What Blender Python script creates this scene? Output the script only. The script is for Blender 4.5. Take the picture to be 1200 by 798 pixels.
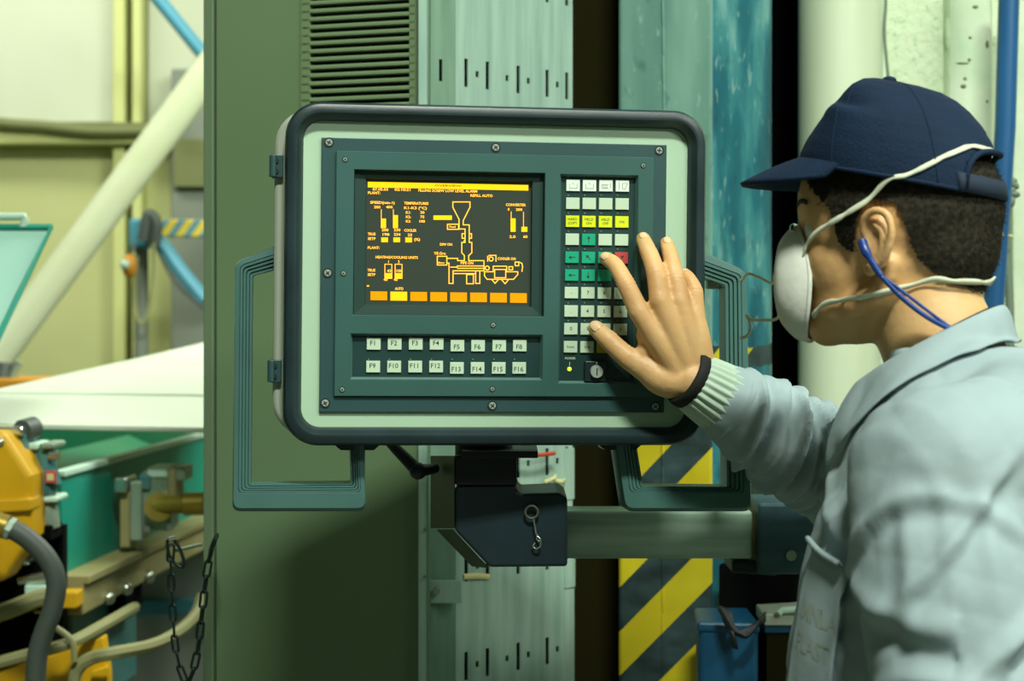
import bpy, bmesh, math, random
import numpy as np
from mathutils import Vector, Matrix, Euler
from mathutils.bvhtree import BVHTree

for o in list(bpy.data.objects):
    bpy.data.objects.remove(o, do_unlink=True)
random.seed(7); RNG = np.random.RandomState(7)
scene = bpy.context.scene
COL = scene.collection
V = Vector
R = math.radians

# ------------------------------------------------------------------ camera, world, lights, exposure
F = 2000.0; CX, CY, CZ = 600.0, 370.0, 1.5          # focal length in px, horizon, eye height
cam_d = bpy.data.cameras.new('camera'); cam = bpy.data.objects.new('camera', cam_d); COL.objects.link(cam)
cam.location = (0, 0, CZ); cam.rotation_euler = (R(90), 0, 0)
cam_d.sensor_fit = 'HORIZONTAL'; cam_d.sensor_width = 36; cam_d.lens = F / 1200 * 36
cam_d.shift_y = (CY - 399) / 1200
cam_d.clip_start = .05; cam_d.clip_end = 60
cam_d.dof.use_dof = True; cam_d.dof.focus_distance = 1.96; cam_d.dof.aperture_fstop = 6.3
scene.camera = cam

world = bpy.data.worlds.new('hall_ambience'); scene.world = world; world.use_nodes = True
bg = world.node_tree.nodes['Background']; bg.inputs[0].default_value = (.62, .86, .58, 1); bg.inputs[1].default_value = .085

def area(name, loc, aim, sx, sy, power, color):
    l = bpy.data.lights.new(name, 'AREA'); l.shape = 'RECTANGLE'; l.size = sx; l.size_y = sy
    l.energy = power; l.color = color
    o = bpy.data.objects.new(name, l); COL.objects.link(o); o.location = loc
    o.rotation_euler = (V(aim) - V(loc)).to_track_quat('-Z', 'Y').to_euler()
    return o
area('hall_lamp_over_aisle', (.6, -1.5, 5.9), (.1, 2.0, 1.4), 1.2, .4, 410, (.95, 1, .88))
area('hall_lamp_over_passage', (2.9, -1.5, 4.0), (.2, 2.0, 1.4), 1.1, .4, 95, (.97, 1, .88))
area('hall_lamp_over_worker', (2.0, 1.2, 3.4), (.3, 1.9, 1.4), 1.2, .5, 22, (.9, 1, .88))
area('hall_lamp_over_machine', (.7, 4.3, 3.4), (-1.0, 4.1, 1.0), 1.6, 1.2, 120, (.95, 1, .88))
area('hall_lamp_over_wall', (-2.6, 5.2, 4.4), (-2.0, 8, 1.7), 2.6, .6, 95, (.98, 1, .88))
scene.view_settings.view_transform = 'Standard'; scene.view_settings.look = 'None'
scene.view_settings.gamma = 1; scene.view_settings.use_curve_mapping = False
scene.view_settings.exposure = -0.12

# ------------------------------------------------------------------ helpers
def px(x, y, Y):                      # pixel of the photograph at depth Y -> world point
    return V(((x - CX) / F * Y, Y, CZ + (CY - y) / F * Y))

def lin(h):
    h = h.lstrip('#'); c = [int(h[i:i+2], 16) / 255 for i in (0, 2, 4)]
    return tuple((x / 12.92 if x <= .04045 else ((x + .055) / 1.055) ** 2.4) for x in c) + (1,)

MATS = {}
LOCAL = set()          # empties whose children are given in the empty's own axes
def mat(name, col, rough=.5, metal=0.0, col2=None, vscale=6.0, vstretch=(1, 1, 1), vlow=.35, vhigh=.7,
        bump=0.0, bscale=80.0, bstretch=(1, 1, 1), emit=None, estr=0.0, spec=.5, sss=0.0, trans=0.0, rvar=0.0, detail=6, col3=None, c3t=.66):
    m = bpy.data.materials.new(name); m.use_nodes = True; nt = m.node_tree; N = nt.nodes; L = nt.links
    b = N['Principled BSDF']; b.inputs['Base Color'].default_value = lin(col); b.inputs['Roughness'].default_value = rough
    b.inputs['Metallic'].default_value = metal; b.inputs['Specular IOR Level'].default_value = spec
    if trans: b.inputs['Transmission Weight'].default_value = trans
    if sss:
        b.inputs['Subsurface Weight'].default_value = sss; b.inputs['Subsurface Radius'].default_value = (.012, .005, .003)
        b.inputs['Subsurface Scale'].default_value = .6
    if emit:
        b.inputs['Emission Color'].default_value = lin(emit); b.inputs['Emission Strength'].default_value = estr
    tc = N.new('ShaderNodeTexCoord')
    def noise(sc, st, det=detail):
        mp = N.new('ShaderNodeMapping'); mp.inputs['Scale'].default_value = st; L.new(tc.outputs['Object'], mp.inputs[0])
        n = N.new('ShaderNodeTexNoise'); n.inputs['Scale'].default_value = sc; n.inputs['Detail'].default_value = det
        L.new(mp.outputs[0], n.inputs['Vector']); return n
    if col2:
        n = noise(vscale, vstretch); r = N.new('ShaderNodeValToRGB')
        r.color_ramp.elements[0].position = vlow; r.color_ramp.elements[1].position = vhigh
        r.color_ramp.elements[0].color = lin(col); r.color_ramp.elements[1].color = lin(col2)
        if col3:
            e = r.color_ramp.elements.new(c3t); e.color = lin(col3)
        L.new(n.outputs['Fac'], r.inputs[0]); L.new(r.outputs[0], b.inputs['Base Color'])
        if rvar:
            mr = N.new('ShaderNodeMapRange'); mr.inputs[3].default_value = max(0, rough - rvar); mr.inputs[4].default_value = min(1, rough + rvar)
            L.new(n.outputs['Fac'], mr.inputs[0]); L.new(mr.outputs[0], b.inputs['Roughness'])
    if bump:
        n2 = noise(bscale, bstretch, 4); bp = N.new('ShaderNodeBump'); bp.inputs['Strength'].default_value = bump
        bp.inputs['Distance'].default_value = .004
        L.new(n2.outputs['Fac'], bp.inputs['Height']); L.new(bp.outputs[0], b.inputs['Normal'])
    MATS[name] = m
    return m

class MB:
    """collects polygons; build() links them as ONE mesh object"""
    def __init__(s): s.v = []; s.f = []
    def add(s, vs, fs):
        k = len(s.v); s.v += [V(p) for p in vs]; s.f += [tuple(i + k for i in f) for f in fs]; return s
    def box(s, c, d, rot=None):
        c = V(c); hx, hy, hz = d[0] / 2, d[1] / 2, d[2] / 2
        vs = [V((sx * hx, sy * hy, sz * hz)) for sz in (-1, 1) for sy in (-1, 1) for sx in (-1, 1)]
        if rot is not None: vs = [rot @ p for p in vs]
        return s.add([p + c for p in vs], [(0, 2, 3, 1), (4, 5, 7, 6), (0, 1, 5, 4), (2, 6, 7, 3), (0, 4, 6, 2), (1, 3, 7, 5)])
    def loft(s, rings, cap=True, closed=True):
        n = len(rings[0]); k = len(s.v); s.v += [V(p) for r in rings for p in r]
        for i in range(len(rings) - 1):
            for j in range(n if closed else n - 1):
                a = k + i * n + j; b = k + i * n + (j + 1) % n
                s.f.append((a, b, b + n, a + n))
        if cap:
            s.f.append(tuple(k + j for j in reversed(range(n)))); s.f.append(tuple(k + (len(rings) - 1) * n + j for j in range(n)))
        return s
    def prism(s, poly, z0, z1, M=None):        # polygon (x,y) counter-clockwise, extruded along z
        r0 = [V((p[0], p[1], z0)) for p in poly]; r1 = [V((p[0], p[1], z1)) for p in poly]
        if M is not None: r0 = [M @ p for p in r0]; r1 = [M @ p for p in r1]
        return s.loft([r0, r1])
    def cyl(s, p0, p1, r0, r1=None, n=16, cap=True):
        return s.tube([p0, p1], [r0, r0 if r1 is None else r1], n, cap=cap)
    def tube(s, pts, r, n=8, closed=False, cap=True, up=None, flat=1.0):
        pts = [V(p) for p in pts]; m = len(pts); rs = r if isinstance(r, (list, tuple)) else [r] * m
        T = []
        for i in range(m):
            if closed: t = pts[(i + 1) % m] - pts[i - 1]
            else: t = pts[min(i + 1, m - 1)] - pts[max(i - 1, 0)]
            T.append(t.normalized() if t.length > 1e-9 else V((0, 0, 1)))
        u = up or (V((0, 0, 1)) if abs(T[0].z) < .9 else V((0, 1, 0)))
        nrm = (u - T[0] * u.dot(T[0])).normalized(); rings = []
        for i in range(m):
            nrm = (nrm - T[i] * nrm.dot(T[i])).normalized(); bn = T[i].cross(nrm)
            rings.append([pts[i] + (nrm * math.cos(a) + bn * math.sin(a) * flat) * rs[i] for a in [2 * math.pi * j / n for j in range(n)]])
        if closed: rings.append(rings[0])
        return s.loft(rings, cap=cap and not closed)
    def sphere(s, c, r, nu=16, nv=10, M=None):
        c = V(c); r = (r, r, r) if not hasattr(r, '__len__') else r; rings = []
        for i in range(1, nv):
            t = math.pi * i / nv
            rings.append([V((r[0] * math.sin(t) * math.cos(p), r[1] * math.sin(t) * math.sin(p), -r[2] * math.cos(t))) for p in [2 * math.pi * j / nu for j in range(nu)]])
        top = V((0, 0, r[2])); bot = V((0, 0, -r[2]))
        if M is not None: rings = [[M @ p for p in q] for q in rings]; top = M @ top; bot = M @ bot
        k = len(s.v); s.loft([[p + c for p in q] for q in rings], cap=False)
        s.v += [bot + c, top + c]; b = len(s.v) - 2; t = b + 1; o = k + (nv - 2) * nu
        for j in range(nu):
            s.f.append((b, k + (j + 1) % nu, k + j)); s.f.append((t, o + j, o + (j + 1) % nu))
        return s
    def mesh(s, name):
        me = bpy.data.meshes.new(name); me.from_pydata([tuple(p) for p in s.v], [], s.f); me.validate()
        b = bmesh.new(); b.from_mesh(me); bmesh.ops.recalc_face_normals(b, faces=b.faces); b.to_mesh(me); b.free()
        return me
    def build(s, name, m, parent=None, smooth=False, bevel=0.0, seg=2, **tags):
        return mesh_obj(name, s.mesh(name), m, parent, smooth, bevel, seg, **tags)

def mesh_obj(name, me, m, parent=None, smooth=False, bevel=0.0, seg=2, angle=40, **tags):
    if m is not None and not me.materials: me.materials.append(m)
    o = bpy.data.objects.new(name, me); COL.objects.link(o)
    if smooth:
        me.polygons.foreach_set('use_smooth', [True] * len(me.polygons))
        if smooth == 'auto': me.set_sharp_from_angle(angle=R(angle))
    if bevel:
        bm = o.modifiers.new('bevel', 'BEVEL'); bm.width = bevel; bm.segments = seg; bm.limit_method = 'ANGLE'; bm.angle_limit = R(35)
    if parent is not None:
        o.parent = parent
        if parent.type == 'EMPTY' and parent.name not in LOCAL:
            o.matrix_parent_inverse = Matrix.Translation(-parent.location)
    for k, val in tags.items(): o[k] = val
    return o

def thing(name, label, cat, loc=(0, 0, 0), group=None, kind=None):
    o = bpy.data.objects.new(name, None); COL.objects.link(o); o.location = loc; o.empty_display_size = .05
    o['label'] = label; o['category'] = cat
    if group: o['group'] = group
    if kind: o['kind'] = kind
    return o

def tag(o, label, cat, group=None):
    o['label'] = label; o['category'] = cat
    if group: o['group'] = group
    return o
def struct(o): o['kind'] = 'structure'; return o

def place(name, me, m, parent, loc, rot=None, **tags):       # shared mesh data, placed by its own location (local to parent)
    if not me.materials: me.materials.append(m)
    o = bpy.data.objects.new(name, me); COL.objects.link(o); o.parent = parent
    if parent is not None and parent.type == 'EMPTY' and parent.name not in LOCAL:
        o.matrix_parent_inverse = Matrix.Translation(-parent.location)
    o.location = loc
    if rot is not None: o.rotation_euler = rot
    for k, val in tags.items(): o[k] = val
    return o

def smooth_path(pts, per=6):                                 # Catmull-Rom through the points
    P = [V(p) for p in pts]; P = [P[0] * 2 - P[1]] + P + [P[-1] * 2 - P[-2]]; out = []
    for i in range(1, len(P) - 2):
        for k in range(per):
            t = k / per; a, b, c, d = P[i-1], P[i], P[i+1], P[i+2]
            out.append(.5 * ((2 * b) + (c - a) * t + (2 * a - 5 * b + 4 * c - d) * t * t + (3 * b - a - 3 * c + d) * t ** 3))
    out.append(P[-2]); return out

def text_mesh(s, size, ax='LEFT', bold=.0, depth=0.0):
    cu = bpy.data.curves.new('txt', 'FONT'); cu.body = s; cu.size = size; cu.align_x = ax; cu.align_y = 'CENTER'
    cu.offset = bold * size; cu.resolution_u = 2; cu.extrude = depth
    ob = bpy.data.objects.new('txt', cu); me = bpy.data.meshes.new_from_object(ob)
    bpy.data.objects.remove(ob); bpy.data.curves.remove(cu)
    me.materials.clear()
    return me

def grid_with_holes(xs0, xs1, zs0, zs1, holes):              # rectangle minus rectangular holes, as quads in (x,z)
    xs = sorted(set([xs0, xs1] + [h[0] for h in holes] + [h[1] for h in holes]))
    zs = sorted(set([zs0, zs1] + [h[2] for h in holes] + [h[3] for h in holes]))
    q = []
    for i in range(len(xs) - 1):
        xm = (xs[i] + xs[i+1]) / 2; hc = [h for h in holes if h[0] < xm < h[1]]
        start = zs[0]; j = 0; zz = [zs[0], zs[-1]]
        # keep shared vertices: full grid, skip hole cells
        for j in range(len(zs) - 1):
            zm = (zs[j] + zs[j+1]) / 2
            if any(h[2] < zm < h[3] for h in hc): continue
            q.append((i, j))
    return xs, zs, q
# ------------------------------------------------------------------ materials
M_ = {}
def dm(key, *a, **k): M_[key] = mat(key.replace('_', ' '), *a, **k)
dm('concrete', '#5f6458', .8, col2='#757a6c', vscale=3, bump=.3)
dm('wall_cream', '#c4cbb2', .75, col2='#b7bfa4', vscale=1.5, vstretch=(1, 1, .4))
dm('wall_yellow', '#c0c488', .75, col2='#b0b678', vscale=1.2, vstretch=(1, 1, .5))
dm('wall_trim', '#c4ca82', .6)
dm('wall_dark_trim', '#6d7444', .6)
dm('door_grey', '#7b8474', .6, col2='#6c7566', vscale=2)
dm('plaster', '#c8d6b6', .85, col2='#98ac88', vscale=85, vlow=.5, vhigh=.74, bump=.9, bscale=75, col3='#bfd4b2', c3t=.60)
dm('plaster_smooth', '#d2dec4', .8, col2='#b2cba8', vscale=9, bump=.2, bscale=40)
dm('white_pipe', '#d0dcbe', .42, col2='#bfcdac', vscale=4, vstretch=(3, 3, .3))
dm('cabinet_green', '#66805c', .5, col2='#5e7654', vscale=1.6, bump=.04, bscale=300)
dm('cabinet_edge', '#62785a', .5)
dm('louvre_green', '#687e5a', .48)
dm('black_gap', '#070a06', .8)
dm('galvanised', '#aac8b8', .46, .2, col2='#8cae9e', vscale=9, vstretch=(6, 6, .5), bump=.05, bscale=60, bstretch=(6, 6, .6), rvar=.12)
dm('galvanised_shaded', '#74957f', .5, .2, col2='#5f7f6c', vscale=10, vstretch=(4, 4, .5), rvar=.1)  # darker copy of the zinc: shade of the channel faces put into the colour
dm('brown_steel', '#22200a', .95, col2='#1c1a07', vscale=3, spec=.08)
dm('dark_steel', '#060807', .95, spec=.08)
dm('bare_bar', '#adc4b0', .38, .25, col2='#7c9684', vscale=8, vstretch=(.5, 4, 6), rvar=.1)
dm('bracket_blue', '#1a3036', .5, .2, col2='#0f1b20', vscale=7, bump=.08, bscale=50, rvar=.1)
dm('bracket_dark', '#171d20', .5, .2)
dm('bracket_side', '#4b5546', .5, .2, col2='#3d4639', vscale=9)
dm('block_blue', '#436066', .45, .35, col2='#2d474e', vscale=12, vstretch=(1, 1, 3), bump=.1, bscale=40, rvar=.12)
dm('bolt_steel', '#b0b8a6', .3, .9)
dm('panel_box', '#aeb7a4', .4, .2)
dm('panel_face', '#b0cfb2', .5, col2='#a8c8ab', vscale=4)
dm('rubber', '#18282b', .4, col2='#203538', vscale=12, rvar=.1, bump=.04, bscale=120)
dm('plate_outer', '#2e4f4f', .45, col2='#284848', vscale=5, bump=.03, bscale=250)
dm('plate_inner', '#36605b', .45, col2='#305650', vscale=5, bump=.03, bscale=250)
dm('bezel', '#163a33', .55)
dm('recess', '#173634', .42, col2='#1d3f3c', vscale=14)
dm('recess_rim', '#52746c', .35)
dm('handle', '#4a716b', .34, col2='#426660', vscale=10, rvar=.08)
dm('screen_glass', '#3a443c', .28, spec=.4, emit='#4a4a30', estr=.07)
dm('amber', '#2a1600', .6, spec=.1, emit='#ffb43c', estr=2.6)
dm('amber_fill', '#2a1600', .6, spec=.1, emit='#ffae00', estr=1.15)
dm('amber_bright', '#2a1600', .6, spec=.1, emit='#ffc814', estr=1.7)
dm('amber_ink', '#8a4a08', .6)
dm('key_pale', '#c3d9bd', .4); dm('key_white', '#e6f6e4', .4); dm('key_yellow', '#dfe81e', .4)
dm('key_green', '#16a47c', .4); dm('key_red', '#c04a4a', .4); dm('key_amber', '#b9a42a', .4)
dm('ink', '#1d3a2a', .6); dm('ink_soft', '#5d7a62', .6)
dm('led_green', '#c8f03c', .3, emit='#d0ff30', estr=1.2)
dm('led_off', '#6a8278', .3)
dm('screw', '#b4c2b6', .35, .35); dm('screw_slot', '#15201e', .6)
dm('yellow_paint', '#d5a70c', .45, col2='#c29408', vscale=5)
dm('teal_paint', '#129880', .45, col2='#0f7e6c', vscale=2)
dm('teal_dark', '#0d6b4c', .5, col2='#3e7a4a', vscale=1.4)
dm('motor_teal', '#33706e', .45, col2='#55807a', vscale=9)
dm('pale_edge', '#bfe0cc', .4)
dm('white_cover', '#d2dcc8', .4, col2='#c6d2bc', vscale=2)
dm('beige_steel', '#a39a63', .5, .1, col2='#8b8a62', vscale=6)
dm('steel_valve', '#9db29e', .4, .3, col2='#7c947e', vscale=14)
dm('brass', '#8d7a2c', .4, .6, col2='#b2a04a', vscale=14)
dm('hose_grey', '#48524a', .55); dm('hose_beige', '#8b8c5e', .6)
dm('grey_panel', '#b2b8ae', .6, col2='#a2a89e', vscale=3)
dm('sky_blue_paint', '#4e98ac', .5); dm('orange_paint', '#c98a1e', .5)
dm('lid_pane', '#9fd6c4', .2, col2='#b8e2d2', vscale=2, spec=.6)
dm('rope', '#8a8f5e', .8)
dm('white_tube', '#dfe8c4', .5, col2='#d2dcae', vscale=3)
dm('chain_steel', '#20302a', .4, .6)
dm('chrome', '#c8d4c8', .2, .9)
dm('blue_bin', '#0b4a6a', .4, col2='#093e5a', vscale=3)
dm('black_cloth', '#12181a', .55)
dm('cable_grey', '#6d7d6a', .6); dm('blue_pipe_paint', '#235f92', .4, col2='#1d4f7c', vscale=12, vstretch=(1, 1, .2))
dm('cable_red', '#b5432a', .5); dm('cable_white', '#c6cfb2', .5); dm('tie_white', '#cdc98f', .5)
dm('jacket', '#9db0b3', .82, col2='#92a5a8', vscale=9, bump=.3, bscale=30, spec=.25)
dm('jacket_seam', '#8aa29f', .85, spec=.2)
dm('knit', '#b2c8b4', .9, spec=.1); dm('black_band', '#12140f', .8)
dm('print_faint', '#97a392', .85, spec=.1)
dm('skin', '#dcb47c', .5, col2='#cb9c64', vscale=16, bump=.14, bscale=140, sss=.12, col3='#d6aa72', c3t=.5)
dm('nail', '#e2bf92', .28)
dm('hair', '#1b1911', .7, col2='#342f20', vscale=160, spec=.25)
dm('cap_navy', '#172b42', .85, col2='#13243a', vscale=12, bump=.3, bscale=400, spec=.2)
dm('cap_strap', '#142638', .8)
dm('mask_white', '#e4e8dc', .8, bump=.12, bscale=120, spec=.2); dm('elastic', '#d6dcc0', .7)
dm('blue_cord', '#1b3f86', .35)
dm('eye_white', '#d8d8c8', .2); dm('eye_dark', '#1a120c', .15)
dm('trousers', '#44524f', .85); dm('shoe', '#1a1a18', .5)

def pillar_material():
    m = mat('weathered teal pillar paint', '#5c8880', .5); nt = m.node_tree; N = nt.nodes; L = nt.links; b = N['Principled BSDF']
    tc = N.new('ShaderNodeTexCoord'); sp = N.new('ShaderNodeSeparateXYZ'); L.new(tc.outputs['Object'], sp.inputs[0])
    def nz(sc, st, det=8):
        mp = N.new('ShaderNodeMapping'); mp.inputs['Scale'].default_value = st; L.new(tc.outputs['Object'], mp.inputs[0])
        n = N.new('ShaderNodeTexNoise'); n.inputs['Scale'].default_value = sc; n.inputs['Detail'].default_value = det; L.new(mp.outputs[0], n.inputs['Vector']); return n.outputs['Fac']
    def math_(op, a, c=None):
        n = N.new('ShaderNodeMath'); n.operation = op
        for k, q in enumerate((a, c)):
            if q is None: continue
            if isinstance(q, (int, float)): n.inputs[k].default_value = q
            else: L.new(q, n.inputs[k])
        return n.outputs[0]
    def ramp(f, stops):
        r = N.new('ShaderNodeValToRGB'); e = r.color_ramp.elements
        e[0].position, e[0].color = stops[0][0], lin(stops[0][1]); e[1].position, e[1].color = stops[-1][0], lin(stops[-1][1])
        for p, c in stops[1:-1]: k = e.new(p); k.color = lin(c)
        L.new(f, r.inputs[0]); return r.outputs[0]
    def mix(f, a, c):
        n = N.new('ShaderNodeMix'); n.data_type = 'RGBA'; L.new(f, n.inputs[0]) if not isinstance(f, float) else None
        L.new(a, n.inputs[6]); L.new(c, n.inputs[7]); return n.outputs[2]
    greyteal = ramp(nz(5, (3, 3, .5)), [(.3, '#557f74'), (.55, '#6a9586'), (.8, '#84ac9c')])
    blueteal = ramp(nz(6, (2.5, 2.5, .7)), [(.30, '#0a4b58'), (.46, '#156470'), (.58, '#3d8486'), (.72, '#86b6ae')])
    side = math_('GREATER_THAN', sp.outputs['X'], .3148)        # right face bluer, left face greyer
    base = mix(side, greyteal, blueteal)
    fleck = ramp(nz(70, (1, 1, .45), 3), [(.5, '#000000'), (.62, '#000000'), (.72, '#ffffff')])
    pale = N.new('ShaderNodeRGB'); pale.outputs[0].default_value = lin('#a8cabe')
    fm = N.new('ShaderNodeMath'); fm.operation = 'MULTIPLY'; L.new(fleck, fm.inputs[0]); fm.inputs[1].default_value = .32
    base = mix(fm.outputs[0], base, pale.outputs[0])
    dfl = ramp(nz(34, (1, 1, .5), 6), [(.30, '#ffffff'), (.40, '#000000')]); dk = N.new('ShaderNodeRGB'); dk.outputs[0].default_value = lin('#0c3f48')
    fm2 = N.new('ShaderNodeMath'); fm2.operation = 'MULTIPLY'; L.new(dfl, fm2.inputs[0]); fm2.inputs[1].default_value = .5
    base = mix(fm2.outputs[0], base, dk.outputs[0])
    s = math_('FRACT', math_('DIVIDE', math_('SUBTRACT', sp.outputs['Z'], math_('MULTIPLY', sp.outputs['X'], 1.12)), .142))
    s = math_('FRACT', math_('ADD', s, .37))
    yel = ramp(nz(9, (1, 1, 1)), [(.3, '#b9a80e'), (.7, '#cfc022')]); blk = ramp(nz(14, (1, 1, 2)), [(.35, '#1b2a2b'), (.75, '#3a5152')])
    haz = mix(math_('GREATER_THAN', s, .5), blk, yel)
    wear = math_('GREATER_THAN', nz(22, (1, 1, .6)), .72); haz = mix(wear, haz, base)
    low = math_('LESS_THAN', math_('ADD', sp.outputs['Z'], math_('MULTIPLY', nz(25, (1, 1, 1)), .02)), 1.462)
    patch = math_('MULTIPLY', side, math_('LESS_THAN', math_('ADD', sp.outputs['Z'], math_('MULTIPLY', nz(30, (1, 1, 1)), .03)), 1.432))
    low = math_('MULTIPLY', low, math_('SUBTRACT', 1.0, patch))
    L.new(mix(low, base, haz), b.inputs['Base Color'])
    bp = N.new('ShaderNodeBump'); bp.inputs['Strength'].default_value = .3; bp.inputs['Distance'].default_value = .003
    L.new(nz(18, (2, 2, .6)), bp.inputs['Height']); L.new(bp.outputs[0], b.inputs['Normal'])
    return m
M_['pillar'] = pillar_material()

def bar_stripes(name, c1, c2, period, k):
    m = mat(name, c1, .5); nt = m.node_tree; N = nt.nodes; L = nt.links
    tc = N.new('ShaderNodeTexCoord'); sp = N.new('ShaderNodeSeparateXYZ'); L.new(tc.outputs['Object'], sp.inputs[0])
    a = N.new('ShaderNodeMath'); a.operation = 'MULTIPLY_ADD'; L.new(sp.outputs['Z'], a.inputs[0]); a.inputs[1].default_value = k; L.new(sp.outputs['X'], a.inputs[2])
    d = N.new('ShaderNodeMath'); d.operation = 'DIVIDE'; L.new(a.outputs[0], d.inputs[0]); d.inputs[1].default_value = period
    f = N.new('ShaderNodeMath'); f.operation = 'FRACT'; L.new(d.outputs[0], f.inputs[0])
    g = N.new('ShaderNodeMath'); g.operation = 'GREATER_THAN'; L.new(f.outputs[0], g.inputs[0]); g.inputs[1].default_value = .5
    x = N.new('ShaderNodeMix'); x.data_type = 'RGBA'; L.new(g.outputs[0], x.inputs[0]); x.inputs[6].default_value = lin(c1); x.inputs[7].default_value = lin(c2)
    L.new(x.outputs[2], N['Principled BSDF'].inputs['Base Color']); return m
M_['barrier'] = bar_stripes('yellow and blue barrier stripes', '#d8c23a', '#5c8f96', .058, -.7)
# ------------------------------------------------------------------ the hall
struct(MB().box((-1, 3.5, -.05), (10, 12, .1)).build('floor', M_['concrete']))
# far wall on the left: a wall of panels, each panel proud of a dark core
YW = 7.0
wb = struct(MB().box((-1.9, YW + .16, 1.9), (6.6, .16, 3.8)).build('wall_back', M_['wall_dark_trim']))
def wx(x): return (x - CX) / F * YW
def wz(y): return CZ + (CY - y) / F * YW
for x0, x1 in ((-560, -300), (-296, -40), (-36, 132), (172, 262), (266, 480)):
    MB().box(((wx(x0) + wx(x1)) / 2, YW + .05, (wz(143) + 3.7) / 2), (wx(x1) - wx(x0), .06, 3.7 - wz(143))).build('wall_panel', M_['wall_cream'], wb, bevel=.006)
for x0, x1 in ((-560, -300), (-296, -40), (-36, 134), (170, 204)):
    MB().box(((wx(x0) + wx(x1)) / 2, YW + .045, wz(172) / 2 + .05), (wx(x1) - wx(x0), .06, wz(172) - .1)).build('wall_panel', M_['wall_yellow'], wb, bevel=.006)
for k, (x0, x1, d) in enumerate(((136, 150, .1), (159, 170, .12))):
    struct(MB().box(((wx(x0) + wx(x1)) / 2, YW - .01, 1.9), (wx(x1) - wx(x0), d, 3.6)).build('trim_%d' % (k + 1), M_['wall_trim'], bevel=.006))
b = MB(); b.box(((wx(-560) + wx(200)) / 2, YW - .02, wz(150)), (wx(200) - wx(-560), .12, .03)); struct(b.build('trim_3', M_['wall_dark_trim'], bevel=.004))
struct(MB().box(((wx(-560) + wx(204)) / 2, YW - .03, wz(164)), (wx(204) - wx(-560), .16, .05)).build('trim_4', M_['wall_trim'], bevel=.006))
tag(MB().tube(smooth_path([(wx(-200), YW - .14, wz(120)), (wx(0), YW - .14, wz(147)), (wx(60), YW - .14, wz(152)), (wx(120), YW - .14, wz(158)), (wx(196), YW - .14, wz(157))]), .022, 10).build('wall_conduit', M_['wall_dark_trim'], smooth='auto'),
    'dark olive conduit running along the ledge of the far wall', 'pipe')
d1 = struct(MB().box(((wx(206) + wx(330)) / 2, YW - .06, 1.25), (wx(330) - wx(206), .07, 2.5)).build('door_1', M_['door_grey'], bevel=.006))
MB().box(((wx(211) + wx(300)) / 2, YW - .115, (wz(166) + wz(222)) / 2), (wx(300) - wx(211), .04, wz(166) - wz(222))).build('door_window', M_['wall_dark_trim'], d1, bevel=.004)

# plaster wall behind the worker
YR = 3.06
wr = struct(MB().box((1.15, YR + .1, 1.5), (1.2, .2, 3.0)).build('wall_right', M_['plaster']))
struct(MB().prism([(.779, YR - .022), (.852, YR - .022), (.866, YR + .01), (.77, YR + .01)], 0, 3.0).build('trim_5', M_['plaster_smooth'], bevel=.008))
rw = MB()
for k in range(26):                                          # broken rim of the smooth plaster band
    z = .9 + k * .08 + random.uniform(-.02, .02); rw.sphere((.779 + random.uniform(-.004, .004), YR - .012, z), (random.uniform(.004, .009), .008, random.uniform(.02, .05)), 8, 6)
rw.build('plaster_rim', M_['plaster_smooth'], bpy.data.objects['trim_5'], smooth=True, kind='stuff')
pk = MB()
for (x, y, w, h) in ((1143, 8, 7, 4), (1128, 74, 16, 2), (1136, 70, 4, 4), (1131, 92, 4, 4), (1129, 101, 7, 5), (1137, 44, 4, 3), (1157, 52, 4, 9), (1157, 119, 3, 4)):
    c = px(x, y, YR - .0225); pk.sphere(c, (w / F * YR / 2, .002, h / F * YR / 2), 10, 6)
pk.build('plaster_pit', M_['wall_dark_trim'], bpy.data.objects['trim_5'], smooth=True, kind='stuff')
struct(MB().box((1.12, YR - .012, 1.5), (.46, .03, 3.0)).build('wall_inner', M_['plaster_smooth'], bevel=.004))
struct(MB().box((.30, 3.32, 1.5), (.72, .08, 3.0)).build('wall_shadow_gap', M_['dark_steel']))  # black sheet added where the gap beside the pillar is only shade

t = thing('round_column', 'thick round pale green column rising behind the face mask', 'column', (.575, 2.93, 0))
MB().cyl((.562, 2.93, 0), (.562, 2.93, 3.0), .07, n=48).build('shaft', M_['white_pipe'], t, smooth='auto')
MB().box((.642, 3.02, 1.5), (.018, .06, 3.0)).build('edge_strip', M_['plaster_smooth'], t, bevel=.004)
tag(MB().tube(smooth_path([px(1037, -60, 2.975), px(1038, 0, 2.975), px(1036.5, 40, 2.975), px(1041, 92, 2.975), px(1046, 160, 2.98), px(1044, 420, 2.98), px(1040, 900, 2.98)]), .0028, 8).build('thin_cable', M_['cable_grey'], smooth=True),
    'thin grey cable hanging down the plaster wall above the cap', 'cable')
tag(MB().tube([px(1184, -60, 2.9), px(1178, 150, 2.9), px(1163, 380, 2.9), px(1150, 900, 2.9)], .0175, 20).build('blue_pipe', M_['blue_pipe_paint'], smooth='auto'),
    'blue painted pipe running up the wall behind the cap', 'pipe')
t = thing('grey_conduit', 'grey conduit with a taped knot beside the blue pipe', 'conduit', px(1188, 600, 2.92))
MB().tube(smooth_path([px(1181, 225, 2.93), px(1180, 300, 2.93), px(1184, 400, 2.93), px(1186, 900, 2.93)]), .007, 10).build('tube', M_['cable_grey'], t, smooth='auto')
kb = MB()
for k in range(7):
    kb.sphere(px(1185 + 4 * math.sin(k * 2.1), 212 + k * 4, 2.915), (.011, .008, .006), 10, 6, Euler((.4, k * .8, 0)).to_matrix())
kb.build('tape_knot', M_['cable_grey'], t, smooth=True)
MB().tube([px(1172, 274, 2.88), px(1186, 277, 2.9)], .0025, 6).build('tie', M_['tie_white'], t)

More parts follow.
